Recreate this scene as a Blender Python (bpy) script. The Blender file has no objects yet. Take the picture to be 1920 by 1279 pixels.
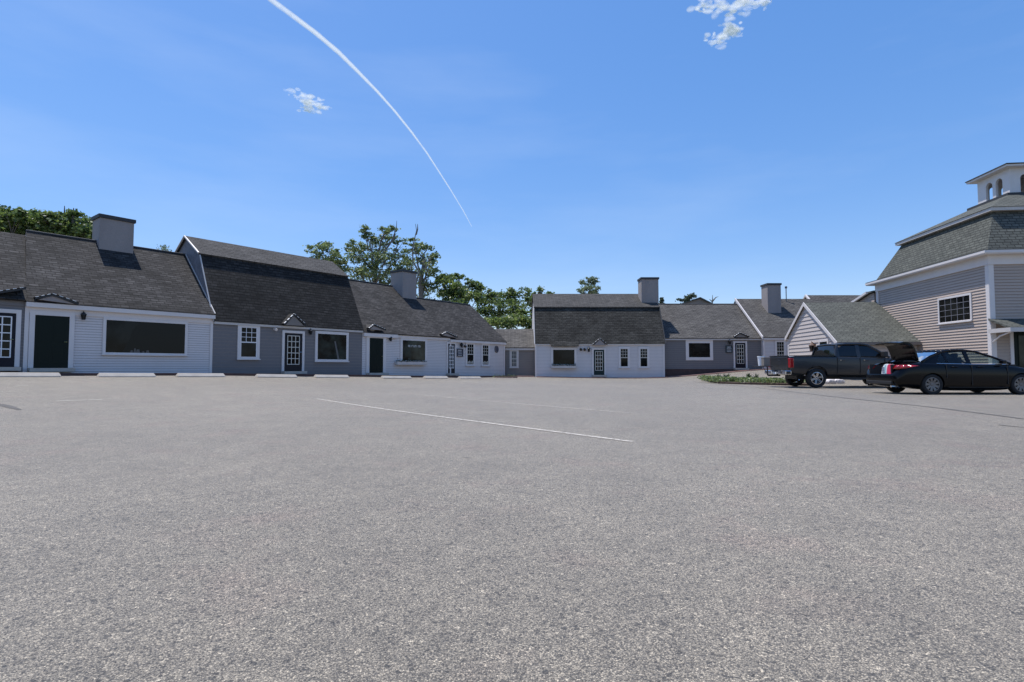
import bpy, bmesh, math, random
import numpy as np
from mathutils import Vector, Matrix
R=math.radians
random.seed(7)
scene=bpy.context.scene; col=scene.collection
# ---------------------------------------------------------------- camera
F=1024.0; YH=687.0; EYE=0.9
cam_d=bpy.data.cameras.new('camera'); cam=bpy.data.objects.new('camera',cam_d); col.objects.link(cam)
cam_d.sensor_width=36; cam_d.lens=F/1920*36; cam_d.clip_end=30000; cam_d.clip_start=0.05
TH=math.atan((YH-639.5)/F)
cam.location=(0,0,EYE); cam.rotation_euler=(math.pi/2+TH,0,0); scene.camera=cam
# ---------------------------------------------------------------- sun, sky, exposure
ELEV=R(70.5); SH=Vector((-0.80,0.60))
sunv=Vector((SH.x*math.cos(ELEV),SH.y*math.cos(ELEV),math.sin(ELEV)))
sd=bpy.data.lights.new('sun','SUN'); sd.energy=4.9; sd.angle=R(0.53); sd.color=(1,0.965,0.92)
so=bpy.data.objects.new('sun',sd); col.objects.link(so); so.rotation_euler=sunv.to_track_quat('Z','Y').to_euler()
w=bpy.data.worlds.new('World'); scene.world=w; w.use_nodes=True
nt=w.node_tree; nt.nodes.clear()
def N(nt,t,**k):
    n=nt.nodes.new(t)
    for a,b in k.items(): setattr(n,a,b)
    return n
out=N(nt,'ShaderNodeOutputWorld'); bg=N(nt,'ShaderNodeBackground'); sky=N(nt,'ShaderNodeTexSky')
sky.sky_type='NISHITA'; sky.sun_disc=False; sky.sun_elevation=ELEV; sky.sun_rotation=math.atan2(SH.x,SH.y)
sky.air_density=1.0; sky.dust_density=0.35; sky.ozone_density=3.2; sky.altitude=100
bg.inputs[1].default_value=0.14
hs=N(nt,'ShaderNodeHueSaturation'); hs.inputs['Saturation'].default_value=1.63; hs.inputs['Hue'].default_value=0.505
tc=N(nt,'ShaderNodeTexCoord'); mp=N(nt,'ShaderNodeMapping'); mp.inputs['Scale'].default_value=(1.2,1.6,6)
mp.inputs['Rotation'].default_value=(0.2,0.35,0.2)
nz=N(nt,'ShaderNodeTexNoise'); nz.inputs['Scale'].default_value=1.6; nz.inputs['Detail'].default_value=6; nz.inputs['Roughness'].default_value=0.55
rp=N(nt,'ShaderNodeValToRGB'); rp.color_ramp.elements[0].position=0.47; rp.color_ramp.elements[1].position=0.85
rp.color_ramp.elements[0].color=(0,0,0,1); rp.color_ramp.elements[1].color=(.13,.13,.13,1)
mx=N(nt,'ShaderNodeMixRGB'); mx.inputs[2].default_value=(5.5,6.2,7.2,1)
L_=nt.links.new
L_(tc.outputs['Generated'],mp.inputs[0]); L_(mp.outputs[0],nz.inputs[0]); L_(nz.outputs[0],rp.inputs[0])
gm_=N(nt,'ShaderNodeGamma'); gm_.inputs[1].default_value=.55; ml_=N(nt,'ShaderNodeMixRGB',blend_type='MULTIPLY'); ml_.inputs[0].default_value=1; ml_.inputs[2].default_value=(2.17,2.18,2.34,1)
L_(sky.outputs[0],gm_.inputs[0]); L_(gm_.outputs[0],ml_.inputs[1]); L_(ml_.outputs[0],hs.inputs['Color']); L_(hs.outputs[0],mx.inputs[1]); L_(rp.outputs[0],mx.inputs[0])
L_(mx.outputs[0],bg.inputs[0]); L_(bg.outputs[0],out.inputs[0])
scene.view_settings.view_transform='Standard'; scene.view_settings.look='None'
scene.view_settings.exposure=0.15; scene.view_settings.gamma=1
scene.render.engine='CYCLES'
scene.cycles.transparent_max_bounces=80; scene.cycles.max_bounces=8
# ---------------------------------------------------------------- pixel/plane measuring helpers
def ray(px,py):
    x=px-960; y=-(py-639.5)
    return Vector((x, F*math.cos(TH)-y*math.sin(TH), F*math.sin(TH)+y*math.cos(TH)))/(F*math.cos(TH)-y*math.sin(TH))
def at(px,py,Y):
    r=ray(px,py); return Vector((r.x*Y, Y, EYE+r.z*Y))
class Fr:
    "vertical wall frame: t runs along the wall, m goes behind it, z is height"
    def __init__(s,o,u):
        s.o=Vector(o[:2]); s.u=Vector(u).normalized(); s.n=Vector((-s.u.y,s.u.x))
        if s.n.dot(s.o)<0: s.n=-s.n
    def P(s,t,m,z): a=s.o+s.u*t+s.n*m; return Vector((a.x,a.y,z))
    def w(s,px,py,m=0.0):
        r=ray(px,py); r2=Vector((r.x,r.y)); k=(s.o.dot(s.n)+m)/r2.dot(s.n); p=r2*k
        return (p-s.o).dot(s.u), EYE+r.z*k
    def g(s,px,py,t):
        r=ray(px,py); r2=Vector((r.x,r.y)); k=(s.o.dot(s.u)+t)/r2.dot(s.u); p=r2*k
        return (p-s.o).dot(s.n), EYE+r.z*k
    def rp(s,px,py,m0,z0,p):
        r=ray(px,py); r2=Vector((r.x,r.y))
        # EYE+rz k = z0+p*(r2.n k - o.n - m0)
        k=(z0-EYE-p*(s.o.dot(s.n)+m0))/(r.z-p*r2.dot(s.n)); q=r2*k-s.o
        return q.dot(s.u), q.dot(s.n)
rA=ray(95,690); FL=Fr((rA.x*20.8,20.8),(780,1024))
FC=Fr((0,42.3),(1,0)); FK=Fr((0,43.5),(1,0)); FM=Fr((0,43.1),(1,0)); FW=Fr((0,42.8),(1,0))
FRt=Fr((21.1,24),(0.107,0.994))
FR2=Fr((21.1,24),(0.994,-0.107)); FR2.n=Vector((0.107,0.994)).normalized()
if FRt.n.x<0: FRt.n=-FRt.n
# ---------------------------------------------------------------- ground height (thin plate spline through levels read off the place)
gp=[(0,0,0),(-6,0,0),(6,0,0),(0,6,0),(-8,6,0),(8,6,0),(-8,12,.05),(0,15,0),(8,15,0),(16,15,0),(12,17.5,0),(17,17.5,0),(11,23.3,-.02),(17,23.3,-.02),
(12,28,0),(-15,6,.15),(-4,28,.05),(3,31,.05),(2,41.6,.08),(11.8,41.8,.03),(19.5,42.8,.68),(14.6,42.8,.25),(26,42,.75),(22,36,.45),(21,27,.2),(25,22,.1),(30,10,0),
(-60,0,.7),(-60,60,1.0),(0,95,.4),(60,70,.9),(80,0,.1),(0,-40,0),(-50,-40,0),(50,-40,0),(17,33,.25)]
for t,z in ((-6,.62),(0,.53),(2,.49),(8,.37),(15,.19),(22,.05)): p=FL.P(t,-2,0); gp.append((p.x,p.y,z))
for t,z in ((-5,.66),(-.7,.6),(5.9,.57),(14.4,.41),(21.6,.24),(28,.13)): p=FL.P(t,0,0); gp.append((p.x,p.y,z))
G=np.array(gp); n_=len(G)
def phi(r): return np.where(r>1e-9, r*r*np.log(np.maximum(r,1e-9)),0)
Dm=np.hypot(G[:,None,0]-G[None,:,0],G[:,None,1]-G[None,:,1])
Am=np.zeros((n_+3,n_+3)); Am[:n_,:n_]=phi(Dm)+np.eye(n_)*1.5; Am[:n_,n_]=1; Am[:n_,n_+1:]=G[:,:2]; Am[n_,:n_]=1; Am[n_+1:,:n_]=G[:,:2].T
cf=np.linalg.solve(Am,np.concatenate([G[:,2],[0,0,0]]))
def gz(x,y):
    return float(phi(np.hypot(G[:,0]-x,G[:,1]-y))@cf[:n_]+cf[n_]+cf[n_+1]*x+cf[n_+2]*y)
def hit(px,py):
    r=ray(px,py); a=0.5
    for i in range(4000):
        a+=0.02
        if EYE+r.z*a<=gz(r.x*a,r.y*a): break
    return Vector((r.x*a,r.y*a))
# ---------------------------------------------------------------- materials
mats={}
def base_mat(name,rgb,rough=.7,**k):
    m=bpy.data.materials.new(name); m.use_nodes=True; b=m.node_tree.nodes['Principled BSDF']
    b.inputs['Base Color'].default_value=(*rgb,1); b.inputs['Roughness'].default_value=rough
    for a,v in k.items(): b.inputs[a.replace('_',' ')].default_value=v
    mats[name]=m; return m
def weather(name,rgb,rough=.7,var=.12,scale=2.5,fine=40,bump=.0,streak=False,dirt=None,**k):
    "painted/cast surface: broad tone drift + fine mottling (+ vertical streaks)"
    m=base_mat(name,rgb,rough,**k); t=m.node_tree; L=t.links.new; b=t.nodes['Principled BSDF']
    tc=N(t,'ShaderNodeTexCoord'); mp=N(t,'ShaderNodeMapping'); L(tc.outputs['Object'],mp.inputs[0])
    mp.inputs['Scale'].default_value=(1,1,.25 if streak else 1)
    n1=N(t,'ShaderNodeTexNoise'); n1.inputs['Scale'].default_value=scale; n1.inputs['Detail'].default_value=5; L(mp.outputs[0],n1.inputs[0])
    n2=N(t,'ShaderNodeTexNoise'); n2.inputs['Scale'].default_value=fine; n2.inputs['Detail'].default_value=3; L(tc.outputs['Object'],n2.inputs[0])
    ad=N(t,'ShaderNodeMath',operation='ADD'); L(n1.outputs[0],ad.inputs[0]); L(n2.outputs[0],ad.inputs[1])
    mr=N(t,'ShaderNodeMapRange'); mr.inputs[1].default_value=.65; mr.inputs[2].default_value=1.35; mr.inputs[3].default_value=1-var; mr.inputs[4].default_value=1+var
    L(ad.outputs[0],mr.inputs[0])
    c=N(t,'ShaderNodeMixRGB',blend_type='MULTIPLY'); c.inputs[0].default_value=1; c.inputs[1].default_value=(*rgb,1); L(mr.outputs[0],c.inputs[2])
    L(c.outputs[0],b.inputs['Base Color'])
    if bump:
        bp=N(t,'ShaderNodeBump'); bp.inputs['Strength'].default_value=bump; bp.inputs['Distance'].default_value=.01; L(n2.outputs[0],bp.inputs['Height']); L(bp.outputs[0],b.inputs['Normal'])
    return m
def shingle(name,c1,c2,row=.15,depth=.012,stain=.35,sv=(.5,1.55)):
    m=base_mat(name,c1,.9,Specular_IOR_Level=.2); t=m.node_tree; L=t.links.new; b=t.nodes['Principled BSDF']
    uv=N(t,'ShaderNodeUVMap'); br=N(t,'ShaderNodeTexBrick'); L(uv.outputs[0],br.inputs[0])
    br.offset=.37; br.squash=1
    for k,v in (('Scale',1),('Brick Width',.31),('Row Height',row),('Mortar Size',.02),('Mortar Smooth',.3),('Bias',0.1)): br.inputs[k].default_value=v
    br.inputs['Color1'].default_value=(*c1,1); br.inputs['Color2'].default_value=(*c2,1); br.inputs['Mortar'].default_value=(*[x*.3 for x in c1],1)  # dark joints; the shadow at course edges is painted in with them
    # long broken streaks along the courses
    mp=N(t,'ShaderNodeMapping'); mp.inputs['Scale'].default_value=(.9,6.5,1); L(uv.outputs[0],mp.inputs[0])
    n1=N(t,'ShaderNodeTexNoise'); n1.inputs['Scale'].default_value=1.6; n1.inputs['Detail'].default_value=6; n1.inputs['Roughness'].default_value=.65; L(mp.outputs[0],n1.inputs[0])
    n2=N(t,'ShaderNodeTexNoise'); n2.inputs['Scale'].default_value=.55; n2.inputs['Detail'].default_value=5; L(uv.outputs[0],n2.inputs[0])
    n3=N(t,'ShaderNodeTexNoise'); n3.inputs['Scale'].default_value=60; n3.inputs['Detail'].default_value=2; L(uv.outputs[0],n3.inputs[0])
    def mr(n,a,b_,c,d):
        r=N(t,'ShaderNodeMapRange'); r.inputs[1].default_value=a; r.inputs[2].default_value=b_; r.inputs[3].default_value=c; r.inputs[4].default_value=d; L(n.outputs[0],r.inputs[0]); return r
    a=mr(n1,.36,.64,*sv); c=mr(n2,.3,.7,1-stain,1+stain*.5); d=mr(n3,.3,.7,.8,1.2)
    m1=N(t,'ShaderNodeMath',operation='MULTIPLY'); L(a.outputs[0],m1.inputs[0]); L(c.outputs[0],m1.inputs[1])
    m2=N(t,'ShaderNodeMath',operation='MULTIPLY'); L(m1.outputs[0],m2.inputs[0]); L(d.outputs[0],m2.inputs[1])
    mc=N(t,'ShaderNodeMixRGB',blend_type='MULTIPLY'); mc.inputs[0].default_value=1; L(br.outputs['Color'],mc.inputs[1]); L(m2.outputs[0],mc.inputs[2]); L(mc.outputs[0],b.inputs['Base Color'])
    # saw-tooth course height
    sx=N(t,'ShaderNodeSeparateXYZ'); L(uv.outputs[0],sx.inputs[0])
    dv=N(t,'ShaderNodeMath',operation='DIVIDE'); dv.inputs[1].default_value=row; L(sx.outputs[1],dv.inputs[0])
    fr=N(t,'ShaderNodeMath',operation='FRACT'); L(dv.outputs[0],fr.inputs[0])
    inv=N(t,'ShaderNodeMath',operation='SUBTRACT'); inv.inputs[0].default_value=1; L(fr.outputs[0],inv.inputs[1])
    ml=N(t,'ShaderNodeMath',operation='MULTIPLY_ADD'); ml.inputs[1].default_value=.5; L(n3.outputs[0],ml.inputs[0]); L(inv.outputs[0],ml.inputs[2])
    bp=N(t,'ShaderNodeBump'); bp.inputs['Strength'].default_value=.8; bp.inputs['Distance'].default_value=depth; L(ml.outputs[0],bp.inputs['Height']); L(bp.outputs[0],b.inputs['Normal'])
    return m
weather('white_paint',(.625,.575,.555),.55,.06,1.2,25,streak=True)
weather('white_trim',(.63,.59,.575),.5,.05,2,30)
weather('cream_trim',(.50,.47,.45),.5,.08,2,30)
weather('bluegrey_paint',(.155,.145,.145),.6,.08,1.2,25,streak=True)
weather('bluegrey_shingle',(.17,.17,.19),.8,.3,3,14,bump=.5)
weather('taupe_paint',(.19,.168,.150),.6,.08,1.2,25)
weather('wing_vinyl',(.50,.445,.415),.5,.06,1.5,20,streak=True)
weather('tan_vinyl',(.415,.332,.275),.5,.06,1.5,20,streak=True)
weather('stucco',(.27,.24,.23),.85,.12,1.6,22,bump=.4,streak=True)
weather('chimney_cap',(.035,.036,.04),.7,.2)
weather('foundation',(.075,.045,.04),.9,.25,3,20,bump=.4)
weather('concrete',(.47,.42,.36),.85,.16,4,60,bump=.5)
weather('brick_walk',(.26,.15,.125),.85,.25,3,30,bump=.4)
weather('bark',(.16,.14,.12),.95,.3,4,30,bump=.6)
weather('soil',(.09,.06,.045),1,.3,3,30,bump=.6)
weather('grass_ground',(.07,.11,.035),1,.3,.4,12,bump=.5)
shingle('roof_grey',(.072,.067,.064),(.034,.032,.031))
shingle('roof_light',(.115,.108,.100),(.085,.080,.076),stain=.22)
shingle('roof_charcoal',(.040,.037,.034),(.022,.021,.020),row=.16,depth=.018)
shingle('roof_dark',(.060,.058,.052),(.038,.037,.034),row=.16,depth=.016)
shingle('roof_upper',(.085,.080,.076),(.070,.067,.064),stain=.2)
shingle('roof_green',(.126,.130,.114),(.088,.092,.082),stain=.08,sv=(.78,1.24))
base_mat('lap_shade',(.27,.25,.25),.9)  # colour of the shade line painted under each siding lap
base_mat('window_glass',(.008,.009,.009),.06,Specular_IOR_Level=.14)
base_mat('window_glass_green',(.012,.018,.015),.07,Specular_IOR_Level=.2)
def glass_var(name,a,b_):
    t=mats[name].node_tree; b=t.nodes['Principled BSDF']; tc=N(t,'ShaderNodeTexCoord'); n=N(t,'ShaderNodeTexNoise'); n.inputs['Scale'].default_value=1.3; n.inputs['Detail'].default_value=3
    cr=N(t,'ShaderNodeValToRGB'); cr.color_ramp.elements[0].position=.42; cr.color_ramp.elements[1].position=.62; cr.color_ramp.elements[0].color=(*a,1); cr.color_ramp.elements[1].color=(*b_,1)
    t.links.new(tc.outputs['Object'],n.inputs[0]); t.links.new(n.outputs[0],cr.inputs[0]); t.links.new(cr.outputs[0],b.inputs['Base Color'])
glass_var('window_glass',(.003,.003,.003),(.016,.017,.016)); glass_var('window_glass_green',(.005,.007,.006),(.032,.042,.035))
base_mat('window_blind_dark',(.0135,.0135,.012),.15,Specular_IOR_Level=.14)
base_mat('curtain',(.10,.10,.10),.5)
base_mat('window_blind',(.05,.05,.055),.3)
base_mat('black_metal',(.015,.015,.017),.45)
base_mat('black_door',(.018,.019,.024),.35,Specular_IOR_Level=.15)
base_mat('navy_door',(.011,.012,.020),.4,Specular_IOR_Level=.15)
base_mat('green_door',(.004,.010,.008),.4,Specular_IOR_Level=.15)
base_mat('teal_door',(.012,.028,.028),.4,Specular_IOR_Level=.15)
base_mat('muntin_cream',(.55,.53,.47),.5)
base_mat('muntin_white',(.75,.75,.76),.5)
base_mat('sign_navy',(.035,.04,.065),.5)
base_mat('sign_teal',(.03,.05,.06),.5)
base_mat('pale_lettering',(.5,.5,.5),.6)
base_mat('brass',(.5,.38,.15),.3,Metallic=1)
base_mat('sun_dashes',(.75,.75,.73),.5)
base_mat('copper_lamp',(.12,.07,.05),.5)
base_mat('flower',(.12,.03,.06),.8)
# vehicles
base_mat('car_black',(.0025,.0025,.0035),.18,Coat_Weight=.12,Coat_Roughness=.04,Specular_IOR_Level=.18)
base_mat('truck_grey',(.026,.028,.032),.38,Metallic=.3,Coat_Weight=.3,Coat_Roughness=.05)
base_mat('tyre',(.012,.012,.013),.85)
base_mat('alloy_dark',(.14,.14,.15),.35,Metallic=.9)
base_mat('alloy_bright',(.6,.6,.62),.25,Metallic=1)
base_mat('chrome',(.7,.7,.72),.15,Metallic=1)
base_mat('tail_red',(.30,.006,.01),.12,Coat_Weight=1)
base_mat('plastic_black',(.012,.012,.013),.6)
base_mat('interior',(.02,.02,.022),.8)
base_mat('bag_red',(.65,.03,.10),.6); base_mat('bag_white',(.8,.82,.84),.6); base_mat('bag_teal',(.35,.65,.7),.6); base_mat('bag_print',(.12,.12,.16),.6)
base_mat('bucket_white',(.8,.82,.85),.4)
base_mat('tarp',(.28,.29,.31),.8)
m=base_mat('auto_glass',(.55,.62,.6),.0); t=m.node_tree; b=t.nodes['Principled BSDF']; t.nodes.remove(b)
tr=N(t,'ShaderNodeBsdfTransparent'); tr.inputs[0].default_value=(.62,.70,.66,1); gl=N(t,'ShaderNodeBsdfGlossy'); gl.inputs['Roughness'].default_value=.02
lw=N(t,'ShaderNodeFresnel'); lw.inputs[0].default_value=1.5; ms=N(t,'ShaderNodeMixShader'); o_=t.nodes['Material Output']
t.links.new(lw.outputs[0],ms.inputs[0]); t.links.new(tr.outputs[0],ms.inputs[1]); t.links.new(gl.outputs[0],ms.inputs[2]); t.links.new(ms.outputs[0],o_.inputs[0])
base_mat('auto_glass_tint',(.006,.007,.008),.03)
def leafmat(name,c1,c2,c3):
    m=bpy.data.materials.new(name); m.use_nodes=True; t=m.node_tree; t.nodes.clear(); L=t.links.new
    o=N(t,'ShaderNodeOutputMaterial'); g=N(t,'ShaderNodeNewGeometry'); cr=N(t,'ShaderNodeValToRGB')
    cr.color_ramp.elements[0].color=(*c1,1); cr.color_ramp.elements[1].color=(*c3,1); e=cr.color_ramp.elements.new(.55); e.color=(*c2,1)
    tc=N(t,'ShaderNodeTexCoord'); nz=N(t,'ShaderNodeTexNoise'); nz.inputs['Scale'].default_value=.35; nz.inputs['Detail'].default_value=3; L(tc.outputs['Object'],nz.inputs[0])
    mr=N(t,'ShaderNodeMapRange'); mr.inputs[1].default_value=.3; mr.inputs[2].default_value=.7; mr.inputs[3].default_value=-.3; mr.inputs[4].default_value=.3; L(nz.outputs[0],mr.inputs[0])
    a=N(t,'ShaderNodeMath',operation='ADD'); L(g.outputs['Random Per Island'],a.inputs[0]); L(mr.outputs[0],a.inputs[1]); L(a.outputs[0],cr.inputs[0])
    d=N(t,'ShaderNodeBsdfDiffuse'); tl=N(t,'ShaderNodeBsdfTranslucent'); gs=N(t,'ShaderNodeBsdfGlossy'); gs.inputs['Roughness'].default_value=.45
    hsv=N(t,'ShaderNodeHueSaturation'); hsv.inputs['Value'].default_value=1.7; hsv.inputs['Hue'].default_value=.485; L(cr.outputs[0],hsv.inputs['Color'])
    L(cr.outputs[0],d.inputs[0]); L(hsv.outputs[0],tl.inputs[0])
    m1=N(t,'ShaderNodeMixShader'); m1.inputs[0].default_value=.42; L(d.outputs[0],m1.inputs[1]); L(tl.outputs[0],m1.inputs[2])
    m2=N(t,'ShaderNodeMixShader'); m2.inputs[0].default_value=.05; L(m1.outputs[0],m2.inputs[1]); L(gs.outputs[0],m2.inputs[2]); L(m2.outputs[0],o.inputs[0])
    mats[name]=m
leafmat('leaf_oak',(.04,.07,.02),(.085,.14,.035),(.17,.23,.06))
leafmat('leaf_locust',(.05,.08,.03),(.11,.16,.055),(.20,.25,.10))
leafmat('leaf_pale',(.07,.10,.055),(.11,.15,.08),(.16,.20,.12))
leafmat('leaf_maple',(.045,.08,.02),(.10,.155,.035),(.19,.24,.07))
leafmat('leaf_dark',(.02,.035,.02),(.035,.055,.03),(.06,.08,.04))
# asphalt
def asphalt(name,dark=1.0):
    m=base_mat(name,(.2,.2,.2),.82); t=m.node_tree; L=t.links.new; b=t.nodes['Principled BSDF']
    b.inputs['Specular IOR Level'].default_value=.55; b.inputs['Roughness'].default_value=.62; b.inputs['Sheen Weight'].default_value=.2; b.inputs['Sheen Roughness'].default_value=.55; b.inputs['Sheen Tint'].default_value=(1,.9,.8,1)
    tc=N(t,'ShaderNodeTexCoord'); P=tc.outputs['Object']
    v=N(t,'ShaderNodeTexVoronoi'); v.inputs['Scale'].default_value=190; L(P,v.inputs['Vector'])
    v2=N(t,'ShaderNodeTexVoronoi'); v2.inputs['Scale'].default_value=64; L(P,v2.inputs['Vector'])
    def noise(s,d=4,r=.5):
        n=N(t,'ShaderNodeTexNoise'); n.inputs['Scale'].default_value=s; n.inputs['Detail'].default_value=d; n.inputs['Roughness'].default_value=r; L(P,n.inputs[0]); return n
    nb=noise(.22,5); nm=noise(1.7,6,.6); nf=noise(9,5,.7); ng=noise(110,3,.7)
    def mr(src,a,b_,c,d):
        r=N(t,'ShaderNodeMapRange'); r.inputs[1].default_value=a; r.inputs[2].default_value=b_; r.inputs[3].default_value=c; r.inputs[4].default_value=d; L(src,r.inputs[0]); return r.outputs[0]
    def mul(a,b_):
        r=N(t,'ShaderNodeMath',operation='MULTIPLY'); L(a,r.inputs[0]); L(b_,r.inputs[1]); return r.outputs[0]
    sep=N(t,'ShaderNodeSeparateColor'); L(v.outputs['Color'],sep.inputs[0])
    sp2=N(t,'ShaderNodeSeparateColor'); L(v2.outputs['Color'],sp2.inputs[0])
    stone=N(t,'ShaderNodeValToRGB'); cr=stone.color_ramp; cr.elements[0].color=(.14,.13,.13,1); cr.elements[1].color=(2.0,1.95,1.88,1)
    e=cr.elements.new(.25); e.color=(.58,.57,.56,1); e=cr.elements.new(.75); e.color=(1.12,1.10,1.08,1); e=cr.elements.new(.92); e.color=(1.4,1.37,1.33,1); L(sep.outputs[0],stone.inputs[0])
    big=mul(mr(sp2.outputs[0],.93,.97,1.0,1.55),mr(sp2.outputs[1],.93,.97,1.0,.38))
    bod=mul(mul(mr(nb.outputs[0],.3,.7,.90,1.12),mr(nm.outputs[0],.3,.7,.86,1.12)),mul(mr(nf.outputs[0],.3,.7,.80,1.16),mr(ng.outputs[0],.3,.7,.5,1.45)))
    val=mul(mul(bod,big),mr(v.outputs['Distance'],.35,.62,1.06,.45))
    red=noise(1.1,4,.6); rc=N(t,'ShaderNodeMixRGB'); rc.inputs[1].default_value=(.328*dark,.284*dark,.214*dark,1); rc.inputs[2].default_value=(.342*dark,.266*dark,.204*dark,1); L(mr(red.outputs[0],.54,.68,0,.7),rc.inputs[0])
    c1=N(t,'ShaderNodeMixRGB',blend_type='MULTIPLY'); c1.inputs[0].default_value=1; L(rc.outputs[0],c1.inputs[1]); L(val,c1.inputs[2])
    c2=N(t,'ShaderNodeMixRGB',blend_type='MULTIPLY'); c2.inputs[0].default_value=1; L(c1.outputs[0],c2.inputs[1]); L(stone.outputs[0],c2.inputs[2]); L(c2.outputs[0],b.inputs['Base Color'])
    h=N(t,'ShaderNodeMath',operation='MULTIPLY_ADD'); h.inputs[1].default_value=-1.0; L(v.outputs['Distance'],h.inputs[0]); L(ng.outputs[0],h.inputs[2])
    h2=N(t,'ShaderNodeMath',operation='MULTIPLY_ADD'); h2.inputs[1].default_value=.8; L(nf.outputs[0],h2.inputs[0]); L(h.outputs[0],h2.inputs[2])
    bp=N(t,'ShaderNodeBump'); bp.inputs['Strength'].default_value=.85; bp.inputs['Distance'].default_value=.006; L(h2.outputs[0],bp.inputs['Height']); L(bp.outputs[0],b.inputs['Normal'])
    return m
asphalt('asphalt'); asphalt('tar',.35)
def worn_paint():
    m=bpy.data.materials.new('worn_paint'); m.use_nodes=True; t=m.node_tree; L=t.links.new; b=t.nodes['Principled BSDF']; o=t.nodes['Material Output']
    b.inputs['Base Color'].default_value=(.46,.42,.36,1); b.inputs['Roughness'].default_value=.8
    tc=N(t,'ShaderNodeTexCoord'); n=N(t,'ShaderNodeTexNoise'); n.inputs['Scale'].default_value=14; n.inputs['Detail'].default_value=7; n.inputs['Roughness'].default_value=.75; L(tc.outputs['Object'],n.inputs[0])
    at_=N(t,'ShaderNodeAttribute'); at_.attribute_name='wear'
    ad=N(t,'ShaderNodeMath',operation='SUBTRACT'); L(n.outputs[0],ad.inputs[0]); L(at_.outputs['Fac'],ad.inputs[1])
    mr=N(t,'ShaderNodeMapRange'); mr.inputs[1].default_value=.0; mr.inputs[2].default_value=.12; L(ad.outputs[0],mr.inputs[0])
    tr=N(t,'ShaderNodeBsdfTransparent'); ms=N(t,'ShaderNodeMixShader'); L(mr.outputs[0],ms.inputs[0]); L(tr.outputs[0],ms.inputs[1]); L(b.outputs[0],ms.inputs[2]); L(ms.outputs[0],o.inputs[0])
    mats['worn_paint']=m
worn_paint()
def vapour(name,dens,edge,scale,lo,hi):
    m=bpy.data.materials.new(name); m.use_nodes=True; t=m.node_tree; t.nodes.clear(); L=t.links.new; o=N(t,'ShaderNodeOutputMaterial')
    d=N(t,'ShaderNodeBsdfDiffuse'); d.inputs[0].default_value=(.95,.95,.95,1); tl=N(t,'ShaderNodeBsdfTranslucent'); tl.inputs[0].default_value=(.95,.95,.95,1)
    a=N(t,'ShaderNodeMixShader'); a.inputs[0].default_value=.5; L(d.outputs[0],a.inputs[1]); L(tl.outputs[0],a.inputs[2])
    lw=N(t,'ShaderNodeLayerWeight'); lw.inputs[0].default_value=.5; inv=N(t,'ShaderNodeMath',operation='SUBTRACT'); inv.inputs[0].default_value=1; L(lw.outputs['Facing'],inv.inputs[1])
    pw=N(t,'ShaderNodeMath',operation='POWER'); pw.inputs[1].default_value=edge; L(inv.outputs[0],pw.inputs[0])
    tc=N(t,'ShaderNodeTexCoord'); n=N(t,'ShaderNodeTexNoise'); n.inputs['Scale'].default_value=scale; n.inputs['Detail'].default_value=6; n.inputs['Roughness'].default_value=.62; L(tc.outputs['Object'],n.inputs[0])
    mr=N(t,'ShaderNodeMapRange'); mr.inputs[1].default_value=lo; mr.inputs[2].default_value=hi; mr.inputs[3].default_value=0; mr.inputs[4].default_value=dens; L(n.outputs[0],mr.inputs[0])
    mu=N(t,'ShaderNodeMath',operation='MULTIPLY'); L(pw.outputs[0],mu.inputs[0]); L(mr.outputs[0],mu.inputs[1])
    tr=N(t,'ShaderNodeBsdfTransparent'); ms=N(t,'ShaderNodeMixShader'); L(mu.outputs[0],ms.inputs[0]); L(tr.outputs[0],ms.inputs[1]); L(a.outputs[0],ms.inputs[2]); L(ms.outputs[0],o.inputs[0]); mats[name]=m
vapour('cloud_vapour',.42,1.7,.016,.22,.62)
vapour('trail_vapour',.62,1.1,.004,.2,.45)
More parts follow.
